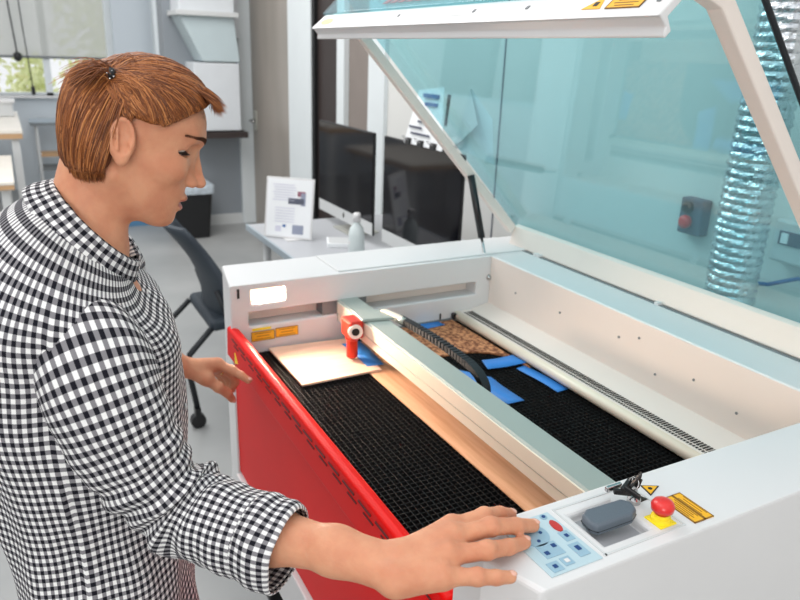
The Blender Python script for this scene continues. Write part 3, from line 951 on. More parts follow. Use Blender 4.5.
# cable chain
pts = crom([(-1.475, .80, .985), (-1.40, .80, .991), (-1.30, .80, .996), (-1.20, .80, .996), (-1.125, .80, .990), (-1.088, .80, .972), (-1.085, .80, .950), (-1.11, .80, .938)], 7)
ch = part('cable_chain', G().tube([tuple(p) for p in pts], .0080, 4, ref=(0, 0, 1), flat=.75), M['blackplastic'], LC)
g = G()
for i in range(1, len(pts) - 1):
    a, b = Vector(pts[i - 1]), Vector(pts[i + 1]); tt = (b - a).normalized(); c = Vector(pts[i])
    up = tt.cross(Vector((0, 1, 0)))
    g.obox(c, tt, (0, 1, 0), up, .0045, .0095, .0078)
part('chain_links', g, M['rubber'], ch)
part('chain_strip', G().tube([(-1.47, .80, .944), (-1.30, .80, .944), (-1.12, .80, .944)], .008, 4, ref=(0, 0, 1), flat=.4), M['mdfedge'], ch)
# front door
YD = .42
dr = part('front_door', G().prismx([(YD, .945), (YD - .002, .872), (YD + .010, .862), (YD + .012, .535), (YD + .03, .535), (YD + .03, .935), (YD + .024, .945), (YD + .012, .950)], -1.675, -.615), M['red'], LC, bevel=.004, seg=3)
dr['label'] = 'glossy red front door'
g = G()
x = XI + .025
k = 0
while x < -.66:
    g.box(x, x + .045, YD - .0022, YD + .003, .930, .9335)
    g.box(x + .02, x + .055, YD - .0024, YD + .003, .920, .9225)
    x += .062
part('door_slots', g, mat('dark red slot', S(96, 16, 14), 0.6), dr)
part('warning_triangle', G().prism([(-1.60, YD - .0025, .905), (-1.575, YD - .0025, .885), (-1.60, YD - .0025, .875)], (0, .002, 0)), M['brightyellow'], dr)
part('lower_fascia', G().prismx([(YD + .0, .533), (YD + .0, .41), (YD + .03, .41), (YD + .03, .533)], XI, -.615), M['white'], LC, bevel=.003)
part('front_plate', G().box(XI, -.615, .451, .47, .42, .86), M['greywhite'], LC)
part('base_frame', G().box(XL + .03, XO - .03, .50, 1.38, .33, .42), M['black'], LC)
for x in (XL + .12, XO - .12):
    for y in (.55, 1.32):
        l = part('leg', G().box(x - .03, x + .03, y - .03, y + .03, .07, .33), M['black'], LC)
        part('caster', G().cyl((x - .02, y, .035), (x + .02, y, .035), .035), M['blackplastic'], l, bevel=.004)

# keypad on the console
kp = part('keypad', G().prismz([(-.587, .472), (-.488, .474), (-.488, .551), (-.587, .548)], ZT, ZT + .0014), M['keypad'], LC, bevel=.001)
kp['label'] = 'pale blue membrane keypad'
def kz(nm, x, y, rx, ry, m, z=ZT + .0014, h=.0008, n=24):
    g = G(); g.lathe((0, 0, 0), [(1, 0), (1, 1)], n)
    g.v = [(x + a * rx, y + b * ry, z + c * h) for a, b, c in g.v]
    return part(nm, g, m, kp)
kz('arrow_pad', -.556, .500, .021, .021, M['keyblue'])
for dx, dy in ((.012, 0), (-.012, 0), (0, .012), (0, -.012)):
    kz('arrow_mark', -.556 + dx, .500 + dy, .0022, .0022, M['keydark'], ZT + .0022)
kz('pad_mark', -.578, .481, .007, .005, mat('green key', S(120, 190, 150), .4))
kz('start_key', -.5585, .5385, .0115, .0055, M['keyred'], h=.0016)
kz('round_key', -.580, .536, .005, .005, M['keyblue'])
kz('round_key', -.580, .536, .0025, .0025, M['keydark'], ZT + .0022)
def sq(nm, x, y, a, b, m, z=ZT + .0014):
    return part(nm, G().box(x - a, x + a, y - b, y + b, z, z + .0008), m, kp, bevel=.0003)
sq('stop_key', -.538, .538, .009, .007, M['keyblue']); sq('key_mark', -.538, .538, .0028, .0024, M['keydark'], ZT + .0022)
sq('play_key', -.512, .535, .012, .008, M['keyblue']); sq('key_mark', -.514, .535, .004, .003, M['keydark'], ZT + .0022)
sq('focus_key', -.526, .503, .012, .014, M['keyblue']); sq('key_mark', -.522, .495, .003, .003, M['keydark'], ZT + .0022); sq('key_mark', -.53, .511, .003, .003, M['keydark'], ZT + .0022)
sq('cross_key', -.500, .489, .008, .008, M['keyblue']); sq('key_mark', -.500, .489, .0028, .0028, M['keydark'], ZT + .0022)
sq('light_key', -.502, .508, .007, .007, M['keyblue']); sq('key_mark', -.502, .508, .003, .003, M['white'], ZT + .0022)
# emergency stop
EX, EY = -.511, .669
es = part('emergency_stop', G().lathe((EX, EY, ZT + .012), [(.009, 0), (.010, .003), (.0140, .005), (.0148, .012), (.012, .017), (.006, .0195)], 36), M['emred'], LC, smooth=True)
es['label'] = 'red mushroom emergency stop button'
part('stop_collar', G().lathe((EX, EY, ZT + .002), [(.0125, 0), (.0125, .005), (.0100, .006), (.0100, .010)], 32), M['brightyellow'], es)
part('stop_plate', G().prismz([(EX - .014, EY - .014), (EX + .014, EY - .014), (EX + .014, EY + .014), (EX - .014, EY + .014)], ZT, ZT + .002), M['brightyellow'], es, bevel=.0005)
# big yellow label and triangles on console
for i, (c, hx) in enumerate((((-.531, .725), .0165), ((-.498, .718), .0165))):
    pass
warn_strip(LC, (-.5155, .733, ZT + .0006), (.99, -.02, 0), (.02, .99, 0), .0285, .0075, 3)
warn_strip(LC, (-.5155, .715, ZT + .0006), (.99, -.02, 0), (.02, .99, 0), .0285, .0095, 4)
for (a, b, c) in (((-.580, .705), (-.568, .728), (-.556, .700)), ((-.573, .682), (-.552, .69), (-.551, .672))):
    s = part('warning_triangle', G().prismz([a, b, c], ZT, ZT + .001), M['ink'], LC)
    q = Vector(((a[0] + b[0] + c[0]) / 3, (a[1] + b[1] + c[1]) / 3))
    part('triangle_fill', G().prismz([tuple(q + (Vector(p) - q) * .8) for p in (a, b, c)], ZT + .001, ZT + .0014), M['yellow'] if a[1] > .7 else M['ink'], s)
    part('triangle_mark', G().lathe((q.x, q.y, ZT + .0014), [(.003, 0), (.003, .0004)], 10), M['ink'], s)
ks = part('key_switch', G().lathe((-.556, .668, ZT), [(.009, 0), (.009, .006), (.006, .010)], 24), M['steel'], LC, smooth=False)

# lid
ld_dir = Vector((0, -.682, .731)).normalized()      # from hinge to front along the lid
ld_out = Vector((0, .731, .682)).normalized()       # outward (upper face when closed)
lip = Vector((0, .755, .650)).normalized()
lid = part('lid_glass', G().prismx([(1.385, 1.105), (.783, 1.742), (.768, 1.740), (.7245, 1.6975), (.7215, 1.7005), (.766, 1.745), (.785, 1.748), (1.389, 1.108)], -1.775, -.628), M['acrylic'], LC)
lid['label'] = 'raised teal tinted acrylic lid'
part('edge_gasket', G().tube([(-.626, 1.388, 1.107), (-.626, .785, 1.746), (-.626, .768, 1.744), (-.626, .74, 1.72)], .0042, 8), M['rubber'], lid)
part('hinge_bar', G().prismx([(1.335, 1.062), (1.352, 1.118), (1.366, 1.124), (1.386, 1.104), (1.39, 1.064)], -1.745, -.628), M['offwhite'], lid, bevel=.003)
part('hinge_gap', G().box(-1.70, -.628, 1.326, 1.334, 1.0595, 1.0615), M['grey'], lid)
for x in (-1.60, -1.585, -1.13):
    part('hinge_clip', G().box(x - .006, x + .006, 1.322, 1.338, 1.060, 1.068), M['white'], lid)
for x0 in (-1.762, -.664):
    part('lid_arm', G().prismx([(1.352, 1.118), (.790, 1.700), (.765, 1.706), (.742, 1.700), (.755, 1.685), (.780, 1.676), (1.335, 1.098)], x0, x0 + .026), M['offwhite'], lid, bevel=.003)
# front bar of the lid: outer face along lip direction, flange behind
P1 = Vector((0, .687, 1.664))
fl = Vector((0, .66, -.75)).normalized()
A = [P1, P1 + lip * .052, P1 + lip * .052 + fl * .006, P1 + lip * .008 + fl * .006, P1 + lip * .012 + fl * .024, P1 + lip * .006 + fl * .029, P1 + fl * .026]
A = [P1, P1 + lip * .052, P1 + lip * .052 + fl * .010, P1 + lip * .014 + fl * .012, P1 + lip * .010 + fl * .030, P1 - lip * .002 + fl * .031, P1 - lip * .003 + fl * .027, P1 + lip * .005 + fl * .020, P1 + lip * .004 + fl * .004]
g = G(); g.prismx([(p.y, p.z) for p in A], -1.765, -.652)
bar = part('lid_front_bar', g, M['white'], lid, bevel=.0025)
nrm = Vector((0, -lip.z, lip.y))
def onbar(x, s, e=.0005):
    p = P1 + lip * s + nrm * e
    return Vector((x, p.y, p.z))
warn_strip(bar, onbar(-.725, .030), (1, 0, 0), lip, .030, .013, 4)
s = part('warning_triangle', G().prism([onbar(-.80, .018, 0), onbar(-.765, .018, 0), onbar(-.775, .042, 0)], nrm * .001), M['yellow'], bar)
part('triangle_mark', G().obox(onbar(-.779, .027, .0012), (1, 0, 0), lip, nrm, .004, .004, .0003), M['ink'], s)
g = G(); g.lathe((0, 0, 0), [(1, 0), (1, 1)], 28)
g.v = [tuple(onbar(-1.705 + a * .033, .024 + b * .011, c * .0008)) for a, b, c in g.v]
part('oval_sticker', g, M['paleyellow'], bar)
part('grip_notch', G().prism([onbar(-1.33, .020, -.001), onbar(-1.10, .020, -.001), onbar(-1.09, .032, -.001), onbar(-1.30, .032, -.001)], nrm * .0016), M['greywhite'], bar)
for x in (-1.345, -1.075, -.93, -.672):
    part('screw', G().obox(onbar(x, .030), (1, 0, 0), lip, nrm, .003, .0035, .0008), M['grey'], bar)
g = G()
for k in range(7):
    q = P1 + lip * .068 + nrm * .004
    g.prism([(-1.47 + k * .035, q.y, q.z), (-1.448 + k * .035, q.y, q.z), (-1.435 + k * .035, q.y + lip.y * .02, q.z + lip.z * .02), (-1.457 + k * .035, q.y + lip.y * .02, q.z + lip.z * .02)], nrm * .0012)
part('red_lettering', g, M['signred'], lid)
# gas strut
st = part('gas_strut', G().tube([(-1.735, 1.170, 1.285), (-1.692, 1.194, 1.105)], .0105, 16), M['blackplastic'], LC, smooth=True)
part('strut_rod', G().tube([(-1.692, 1.194, 1.105), (-1.652, 1.200, .998)], .0042, 12), M['steel'], st, smooth=True)
part('strut_joint', G().sphere((-1.650, 1.200, .994), .009), M['steel'], st, smooth=True)
part('strut_joint', G().lathe((-1.730, 1.166, 1.293), [(.012, 0), (.012, .012), (.008, .014)], 20, axis=(1, 0, 0)), M['steel'], st, smooth=False)

# ================================================================== THINGS LYING ON THE MACHINE
def sheet(name, poly, z0, z1, m, label, cat, group=None, bevel=.0005):
    o = part(name, G().prismz(poly, z0, z1), m, None, bevel=bevel)
    tag(o, label, cat, group)
    return o
sheet('wood_plank', [(-1.60, .695), (XR - .01, .700), (XR - .01, .86), (-1.60, .86)], ZB + .0004, ZB + .004, M['plank'], 'long pinkish wooden plank lying on the bed below the gantry beam', 'plank')
sheet('plywood_sheet', [(-1.643, .517), (-1.405, .520), (-1.409, .727), (-1.625, .724)], ZB + .0045, ZB + .0095, M['ply'], 'square sheet of pale plywood at the left corner of the cutting bed', 'wood sheet')
arc = [(-1.302 + .125 * math.cos(math.radians(a)), .955 + .125 * math.sin(math.radians(a))) for a in range(78, 181, 6)]
t = sheet('scrap_board', [(-1.643, .86), (-1.643, 1.076), (-1.285, 1.076)] + arc + [(-1.427, .86)], ZB + .0004, ZB + .0055, M['mdf'], 'charred brown scrap board with a round cutout behind the gantry', 'wood scrap')
def tape(poly, label, z=ZB + .0060, h=.0006):
    # a strip: subdivided, gently wavy
    a, b, c, d = [Vector((p[0], p[1], 0)) for p in poly]
    n = 12
    top = []
    for i in range(n + 1):
        s = i / n
        p, q = a.lerp(b, s), d.lerp(c, s)
        w = .0012 * math.sin(s * 5 + a.x * 40) + .0012
        jag = .002 * math.sin(i * 2.3)
        top.append([(p.x, p.y + (0 if 0 < i < n else jag), z + w), ((p.x + q.x) / 2, (p.y + q.y) / 2, z + w), (q.x, q.y, z + w)])
    g = G(); g.grid(top, 3, n + 1)
    o = part('masking_tape', g, M['tape'], None, smooth=True, solid=h)
    tag(o, label, 'tape', 'blue tape strips')
tape([(-1.590, .700), (-1.436, .700), (-1.430, .744), (-1.590, .752)], 'blue tape strip joining the pale plywood sheet and the plank', z=ZB + .0098)
tape([(-1.643, .945), (-1.60, .955), (-1.61, 1.03), (-1.643, 1.03)], 'short blue tape piece at the far left corner of the scrap board')
tape([(-1.357, .985), (-1.352, 1.078), (-1.298, 1.084), (-1.305, .968)], 'blue tape strip across the cutout of the scrap board')
tape([(-1.297, 1.078), (-1.143, 1.086), (-1.140, 1.052), (-1.290, 1.045)], 'blue tape strip lying along the back rail, rightmost of all', z=ZB + .002)
tape([(-1.345, .90), (-1.137, .905), (-1.136, .952), (-1.27, .955)], 'blue tape strip beside the curved end of the cable chain', z=ZB + .002)

# slate grey handheld wedge in tray
t = thing('focus_tool', 'slate grey rounded plastic block lying across the console tray', 'plastic tool', (-.545, .61, ZT))
fx = Vector((.06, .985, .1)).normalized(); fy = Vector((-.99, .06, .0)).normalized(); fz = fx.cross(fy)
if fz.z < 0: fz = -fz
outl = [(-.040, -.006), (-.034, -.016), (.018, -.018), (.030, -.012), (.034, .002), (.026, .014), (-.026, .018), (-.038, .012)]
cc = Vector((-.539, .612, ZT - .001))
part('block_body', G().prism([cc + fx * a + fy * b for a, b in outl], fz * .017), M['slate'], t, bevel=.004, seg=3)
part('seam', G().prism([cc + fx * a * 1.004 + fy * b * 1.004 + fz * .006 for a, b in outl], fz * .0012), M['rubber'], t)
# keys
t = thing('key_bunch', 'small bunch of keys with black fobs in the console key switch', 'keys', (-.556, .665, ZT + .01))
KX, KY = -.556, .668
part('key_blade', G().obox((KX, KY, ZT + .019), (0, 0, 1), (1, 0, 0), (0, 1, 0), .007, .003, .001), M['steel'], t)
part('key_head', G().obox((KX, KY, ZT + .031), (.1, .2, 1), (1, 0, 0), (0, 1, 0), .007, .0065, .002), M['blackplastic'], t, bevel=.0015)
rg = G(); rg.tube([(KX + .008 * math.cos(a), KY - .006 + .004 * math.sin(a), ZT + .030 + .007 * math.sin(a)) for a in [2 * PI * k / 24 for k in range(25)]], .0009, 8, cap=False)
part('key_ring', rg, M['steel'], t, smooth=True)
for c, ax, m in (((-.014, -.026, .022), (.1, 1, .1), 'steel'), ((-.003, -.020, .019), (.4, .8, -.1), 'blackplastic'), ((.006, -.012, .022), (.6, .5, -.4), 'blackplastic'), ((-.006, -.012, .026), (-.3, .8, .2), 'black'), ((.001, -.004, .034), (.2, .5, .8), 'blackplastic')):
    part('key', G().obox((KX + c[0], KY + c[1], ZT + c[2]), ax, (0, 0, 1), Vector(ax).cross(Vector((0, 0, 1))), .012, .0035, .0028), M[m], t, bevel=.001)
#PERSON
# ================================================================== THE PERSON
PO = Vector((-.97, 0.0, 0))
PER = thing('person', 'person with short copper hair in black and white gingham shirt pressing the control keypad', 'person', PO)

# head frame
HO = Vector((-.995, .117, 1.490))
hp = .4193
hh = Vector((math.sin(.083), math.cos(.083), 0))
HX = (hh * math.cos(hp) + Vector((0, 0, -math.sin(hp)))).normalized()
HY = Vector((-hh.y, hh.x, 0))
HZ = HX.cross(HY)
HM = Matrix(((HX.x, HY.x, HZ.x), (HX.y, HY.y, HZ.y), (HX.z, HY.z, HZ.z)))
HMn = np.array(HM)
HOn = np.array(HO)
def h2w(p): return HO + HM @ Vector(p)
def w2h(p): return tuple(HM.transposed() @ (Vector(p) - HO))

nb = w2h((-.995, .060, 1.350))       # neck base
sr = w2h((-.90, .050, 1.29))
sl = w2h((-1.10, .07, 1.29))
cf = w2h((-.985, .045, 1.28))
EY0 = (.0650, .0345, .0285)


def head_sdf(X, Y, Z):
    A = np.abs(Y)
    d = ell(X, Y, Z, (.018, 0, .038), (.073, .068, .070))
    d = smin(d, ell(X, Y, Z, (.046, 0, .050), (.053, .057, .052)), .02)
    d = smin(d, ell(X, Y, Z, (.044, 0, -.008), (.050, .054, .064)), .02)
    d = smin(d, ell(X, Y, Z, (.046, 0, -.046), (.043, .043, .034)), .02)
    d = smin(d, cone(X, A, Z, (.006, .052, -.030), (.076, .014, -.066), .016, .016), .022)
    d = smin(d, ell(X, Y, Z, (.0855, 0, -.0675), (.0170, .019, .0155)), .010)
    d = smin(d, ell(X, A, Z, (.062, .040, .000), (.026, .019, .018)), .018)       # cheekbone
    d = smin(d, ell(X, Y, Z, (.078, 0, -.033), (.022, .030, .026)), .020)         # muzzle
    d = smin(d, cone(X, A, Z, (.0905, .012, .046), (.080, .040, .048), .0085, .006), .012)  # brow
    # eye socket
    d = smax(d, -ell(X, A, Z, (.0965, .034, .0300), (.0160, .0155, .0105)), .010)
    d = smin(d, cone(X, A, Z, (EY0[0], EY0[1], EY0[2]), (EY0[0] + .0005, EY0[1], EY0[2]), .0147, .0147), .003)
    # nose
    d = smin(d, cone(X, Y, Z, (.0940, 0, .032), (.1130, 0, -.003), .0050, .0070), .007)
    d = smin(d, ell(X, Y, Z, (.1155, 0, -.0080), (.0100, .0088, .0080)), .005)
    d = smin(d, ell(X, A, Z, (.1035, .0105, -.0115), (.0095, .0062, .0068)), .004)
    d = smax(d, -ell(X, A, Z, (.1090, .0058, -.0190), (.0060, .0030, .0045)), .0015)
    # lips
    d = smin(d, ell(X, Y, Z, (.0990, 0, -.0345), (.0095, .0205, .0056)), .004)
    d = smin(d, ell(X, Y, Z, (.0970, 0, -.0490), (.0095, .0185, .0062)), .004)
    d = smax(d, -ell(X, Y, Z, (.1070, 0, -.0417), (.0160, .0210, .0021)), .0015)
    # eyelid slit
    d = smax(d, -ell(X, A, Z, (.0740, .0385, .0243), (.0150, .0165, .0042)), .001)
    d = smin(d, cone(X, A, Z, (.084, .0085, .034), (.098, .0085, -.006), .0085, .0075), .006)
    # ear
    ca, sa = math.cos(.28), math.sin(.28)
    XE, ZE = X * ca + (Z - .012) * sa, -X * sa + (Z - .012) * ca
    ear = ell(XE, A, ZE, (0, .0745, .002), (.0160, .0058, .0275))
    ear = smax(ear, -ell(XE, A, ZE, (.0010, .0795, .004), (.0118, .0072, .0215)), .001)
    ear = smin(ear, cone(XE, A, ZE, (-.0055, .0765, .014), (-.0040, .0765, -.010), .0018, .0020), .002)
    ear = smin(ear, ell(XE, A, ZE, (.001, .0740, -.0225), (.0075, .0045, .0080)), .004)
    ear = smin(ear, ell(XE, A, ZE, (.0105, .0745, -.004), (.0045, .0045, .0055)), .003)
    ear = smax(ear, -ell(XE, A, ZE, (.0035, .0770, -.005), (.0050, .0050, .0060)), .002)
    d = smin(d, ear, .003)
    # neck and upper chest
    d = smin(d, cone(X, Y, Z, (-.008, 0, -.030), nb, .047, .050), .022)
    d = smin(d, cone(X, A, Z, (.005, .035, -.05), (nb[0] + .035, .012, nb[2] + .01), .012, .010), .02)
    d = smin(d, cone(X, Y, Z, nb, sr, .048, .035), .03)
    d = smin(d, cone(X, Y, Z, nb, sl, .048, .035), .03)
    d = smin(d, cone(X, Y, Z, nb, cf, .046, .036), .02)
    return d


V1, F1 = surface_nets(head_sdf, (-.115, -.15, -.24), (.135, .15, .135), .0018)
hv = V1 @ HMn.T + HOn


def capsules(segs, k):
    def fn(X, Y, Z):
        d = None
        for s in segs:
            a, b, ra, rb = s[:4]
            kk = s[4] if len(s) > 4 else k
            e = cone(X, Y, Z, a, b, ra, rb)
            d = e if d is None else smin(d, e, kk)
        return d
    return fn


# torso, upper arms and legs, all under clothes
RS, RE, RW = (-.835, .050, 1.245), (-.778, .125, 1.082), (-.560, .312, 1.084)
LS, LE, LW = (-1.16, .10, 1.295), (-1.385, .09, 1.14), (-1.490, .262, .938)
segs = [((-.97, .045, .92), (-.975, .040, 1.10), .095, .095), ((-.975, .040, 1.10), (-.985, .04, 1.25), .10, .10),
        ((-1.04, .04, 1.23), (-.92, .03, 1.23), .095, .095), (RS, LS, .036, .036, .04),
        ((-1.02, .05, .90), (-.92, .045, .90), .085, .085),
        ((-.985, .05, 1.26), (-.99, .055, 1.34), .07, .05),
        (RS, RE, .030, .033, .02), (LS, LE, .034, .036, .02), (RE, (-.72, .180, 1.066), .033, .032, .02), (LE, (-1.41, .13, 1.09), .037, .035, .02),
        ((-.90, .045, .85), (-.885, .01, .48), .075, .055, .03), ((-.885, .01, .48), (-.88, -.03, .09), .052, .034, .02), ((-.88, -.04, .05), (-.875, .08, .035), .034, .028, .02),
        ((-1.05, .045, .85), (-1.07, .02, .48), .075, .055, .03), ((-1.07, .02, .48), (-1.08, -.02, .09), .052, .034, .02), ((-1.08, -.03, .05), (-1.085, .09, .035), .034, .028, .02)]
V2, F2 = surface_nets(capsules(segs, .03), (-1.5, -.2, -.02), (-.6, .28, 1.5), .011)

# right forearm and hand
RF = {
    'index': [(-.585, .400, 1.086), (-.584, .446, 1.088), (-.590, .474, 1.079), (-.594, .494, 1.069)],
    'middle': [(-.565, .388, 1.090), (-.560, .438, 1.092), (-.560, .476, 1.081), (-.564, .506, 1.069)],
    'ring': [(-.544, .370, 1.086), (-.533, .415, 1.086), (-.536, .448, 1.077), (-.543, .477, 1.0685)],
    'pinky': [(-.526, .352, 1.078), (-.511, .388, 1.076), (-.505, .409, 1.072), (-.503, .427, 1.0675)],
    'thumb': [(-.578, .350, 1.058), (-.598, .378, 1.061), (-.603, .408, 1.072), (-.602, .434, 1.0715)],
}
RR = {'index': (.0112, .0104, .0092, .0080), 'middle': (.0116, .0108, .0096, .0083), 'ring': (.0112, .0104, .0092, .0080),
      'pinky': (.0102, .0092, .0082, .0072), 'thumb': (.0135, .0120, .0110, .0085)}


def hand_segs(FN, RRR, wrist_a, wrist_b, rw=.0155, palmk=.012):
    palm, fingers = [], []
    for n_, c in FN.items():
        w = wrist_a if n_ in ('index', 'thumb', 'middle') else wrist_b
        r0 = RRR[n_][0]
        palm.append((w, c[0], rw, r0 + (.0035 if n_ != 'thumb' else .004), palmk))
        fingers.append([(c[i], c[i + 1], RRR[n_][i], RRR[n_][i + 1]) for i in range(3)])
    return palm, fingers


def hand_fn(palm, fingers, extra):
    def fn(X, Y, Z):
        d = None
        for s in extra + palm:
            e = cone(X, Y, Z, *s[:4])
            d = e if d is None else smin(d, e, s[4] if len(s) > 4 else .014)
        for fg in fingers:
            f = None
            for s in fg:
                e = cone(X, Y, Z, *s)
                f = e if f is None else smin(f, e, .004)
            # knuckle bumps
            f = smin(f, cone(X, Y, Z, (fg[1][0][0], fg[1][0][1], fg[1][0][2] + .0012), fg[1][0], fg[1][2] * .98, fg[1][2]), .004)
            d = smin(d, f, .007)
        return d
    return fn


wa, wb = (-.572, .322, 1.078), (-.547, .306, 1.075)
palm, fingers = hand_segs(RF, RR, wa, wb)
palm += [((-.571, .340, 1.069), (-.582, .385, 1.073), .015, .011, .014), ((-.547, .325, 1.070), (-.533, .355, 1.070), .015, .011, .014)]
extra = [((-.740, .168, 1.065), (-.690, .208, 1.067), .031, .0325, .02), ((-.690, .208, 1.067), (-.620, .268, 1.073), .0325, .0240, .02),
         ((-.620, .268, 1.073), wa, .0245, .0165, .015), ((-.620, .268, 1.073), wb, .0245, .0160, .015)]
# extensor tendons across the back of the hand
for n_ in ('index', 'middle', 'ring', 'pinky'):
    c = RF[n_][0]
    extra.append(((wa[0] * .6 + wb[0] * .4, .318, 1.088), (c[0], c[1], c[2] + .0105), .0025, .0030, .010))
V3, F3 = surface_nets(hand_fn(palm, fingers, extra), (-.80, .11, 1.02), (-.475, .53, 1.145), .0019)

# left forearm and hand, index finger touching the red door
LFN = {
    'index': [(-1.478, .346, .938), (-1.462, .374, .924), (-1.450, .390, .914), (-1.437, .404, .904)],
    'middle': [(-1.490, .348, .928), (-1.480, .378, .906), (-1.478, .384, .886), (-1.480, .376, .868)],
    'ring': [(-1.505, .342, .920), (-1.500, .372, .896), (-1.497, .376, .874), (-1.497, .364, .856)],
    'pinky': [(-1.520, .334, .912), (-1.516, .360, .892), (-1.512, .363, .874), (-1.510, .352, .860)],
    'thumb': [(-1.462, .315, .915), (-1.455, .340, .892), (-1.458, .360, .872), (-1.466, .372, .850)],
}
lwa, lwb = (-1.478, .272, .944), (-1.500, .268, .930)
RL = {k: tuple(r * 1.0 for r in v) for k, v in RR.items()}
palm2, fingers2 = hand_segs(LFN, RL, lwa, lwb)
extra2 = [((-1.395, .105, 1.125), (-1.44, .19, 1.02), .036, .033, .02), ((-1.44, .19, 1.02), lwa, .033, .021, .02), ((-1.44, .19, 1.02), lwb, .033, .019, .02)]
V4, F4 = surface_nets(hand_fn(palm2, fingers2, extra2), (-1.56, .06, .82), (-1.35, .43, 1.18), .0024)

allv, allf, n0 = [], [], 0
for V_, F_ in ((hv, F1), (V2, F2), (V3, F3), (V4, F4)):
    allv.append(V_); allf.append(F_ + n0); n0 += len(V_)
g = G(); g.v = [tuple(p) for p in np.concatenate(allv)]; g.f = [tuple(int(i) for i in q) for q in np.concatenate(allf)]
body = part('body', g, M['skin'], PER, smooth=True, weld=False, recalc=True)
md = body.modifiers.new('relax', 'SMOOTH'); md.factor = .5; md.iterations = 2

# points on the face found by marching along the face axis
def onface(ys, zs, x0=.135, x1=.05):
    ys = np.array(ys, float); zs = np.array(zs, float)
    xs = np.linspace(x0, x1, 400)
    Xg_, Yg_ = np.meshgrid(xs, ys, indexing='ij'); Zg_ = np.broadcast_to(zs, Xg_.shape)
    v = head_sdf(Xg_, Yg_, Zg_) < 0
    return xs[np.argmax(v, 0)]
# lips
g = G()
for lo_, hi_, hw in ((lambda t: -.0412 - .0003 * t, lambda t: -.0300 - .0075 * t ** 2 - .0012 * math.exp(-(t / .12) ** 2), .0215), (lambda t: -.0548 + .0095 * t ** 2, lambda t: -.0424 - .0004 * t, .0200)):
    rows = []
    for i in range(9):
        q = i / 8
        ys_ = [hw * (-1 + 2 * j / 32) for j in range(33)]
        ts = [abs(y / hw) for y in ys_]
        zs_ = [lo_(t) * (1 - q) + hi_(t) * q for t in ts]
        xs_ = onface(ys_, zs_, .125, .07)
        rows.append([h2w((x + .0005, y, z)) for x, y, z in zip(xs_, ys_, zs_)])
    g.grid(rows, 33, 9)
part('lips', g, M['lips'], PER, smooth=True, weld=False)
for sy in (-1, 1):
    ec = h2w((EY0[0], sy * EY0[1], EY0[2]))
    e = part('eye', G().sphere(ec, .0139, n=28), M['eyewhite'], PER, smooth=True)
    dI = Vector((.88, -.30, -.34)).normalized()
    part('iris', G().sphere(h2w(Vector((EY0[0], sy * EY0[1], EY0[2])) + dI * .0075), .0072, n=20), M['iris'], e, smooth=True)
    g = G()
    up = lambda a: Vector((EY0[0] + .0150 * math.cos(a) * .965, sy * EY0[1] + .0150 * math.sin(a), EY0[2] - .0022 - .0022 * (a / .95) ** 2))
    for k in range(34):
        a = -1.3 + 2.6 * k / 33
        p0 = up(a)
        dv = Vector((math.cos(a), math.sin(a) * 1.0, -.42)) * .0062
        g.tube([h2w(p0), h2w(p0 + dv * .6), h2w(p0 + dv + Vector((0, 0, .0012)))], [.00045, .00035, .0001], 5)
    g.tube([h2w(up(-1.35 + 2.7 * k / 20)) for k in range(21)], .0009, 6)
    part('eyelashes', g, M['lash'], PER, smooth=True)
    g = G()
    n_ = 46
    for dz in (-.0028, -.0014, .0, .0014, .0028):
        ys_ = [.012 + .044 * k / (n_ - 1) for k in range(n_)]
        zs_ = [.0455 + .0050 * math.sin(k / (n_ - 1) * 2.5) - .002 * k / (n_ - 1) + dz * (1 - .65 * k / (n_ - 1)) for k in range(n_)]
        xs_ = onface(ys_, zs_)
        for x_, y_, z_ in zip(xs_, ys_, zs_):
            p0 = Vector((x_ + .0002, sy * y_, z_))
            g.tube([h2w(p0), h2w(p0 + Vector((-.0003, sy * .0055, .0014)))], [.00055, .0002], 4)
    part('eyebrow', g, M['brow'], PER)

# finger nails
def nail(c, tip_prev, tip, r, up=(0, 0, 1)):
    a, b = Vector(tip_prev), Vector(tip)
    ax = (b - a).normalized(); up = Vector(up); up = (up - ax * up.dot(ax)).normalized(); sd = ax.cross(up)
    Rm = Matrix((ax, sd, up)).transposed()
    part('fingernail', G().sphere(b + up * r * .70 + ax * r * .15, r * .85, r * .70, r * .36, n=16, R=Rm), M['nail'], PER, smooth=True)
for n_ in ('index', 'middle', 'ring', 'pinky'):
    nail(n_, RF[n_][2], RF[n_][3], RR[n_][3])
for n_, up in (('index', (.2, .3, 1)), ('middle', (0, 1, 0)), ('ring', (0, 1, 0)), ('pinky', (0, 1, 0)), ('thumb', (.9, .3, 0))):
    nail(n_, LFN[n_][2], LFN[n_][3], RR[n_][3], up)
# ring on left hand
a, b = Vector(LFN['middle'][0]), Vector(LFN['middle'][1])
c = a.lerp(b, .45); ax = (b - a).normalized(); u = ax.orthogonal().normalized(); w = ax.cross(u)
tag_ring = part('finger_ring', G().tube([c + (u * math.cos(t_) + w * math.sin(t_)) * .0118 for t_ in [2 * PI * k / 24 for k in range(25)]], .0016, 8, cap=False), M['gold'], PER, smooth=True)

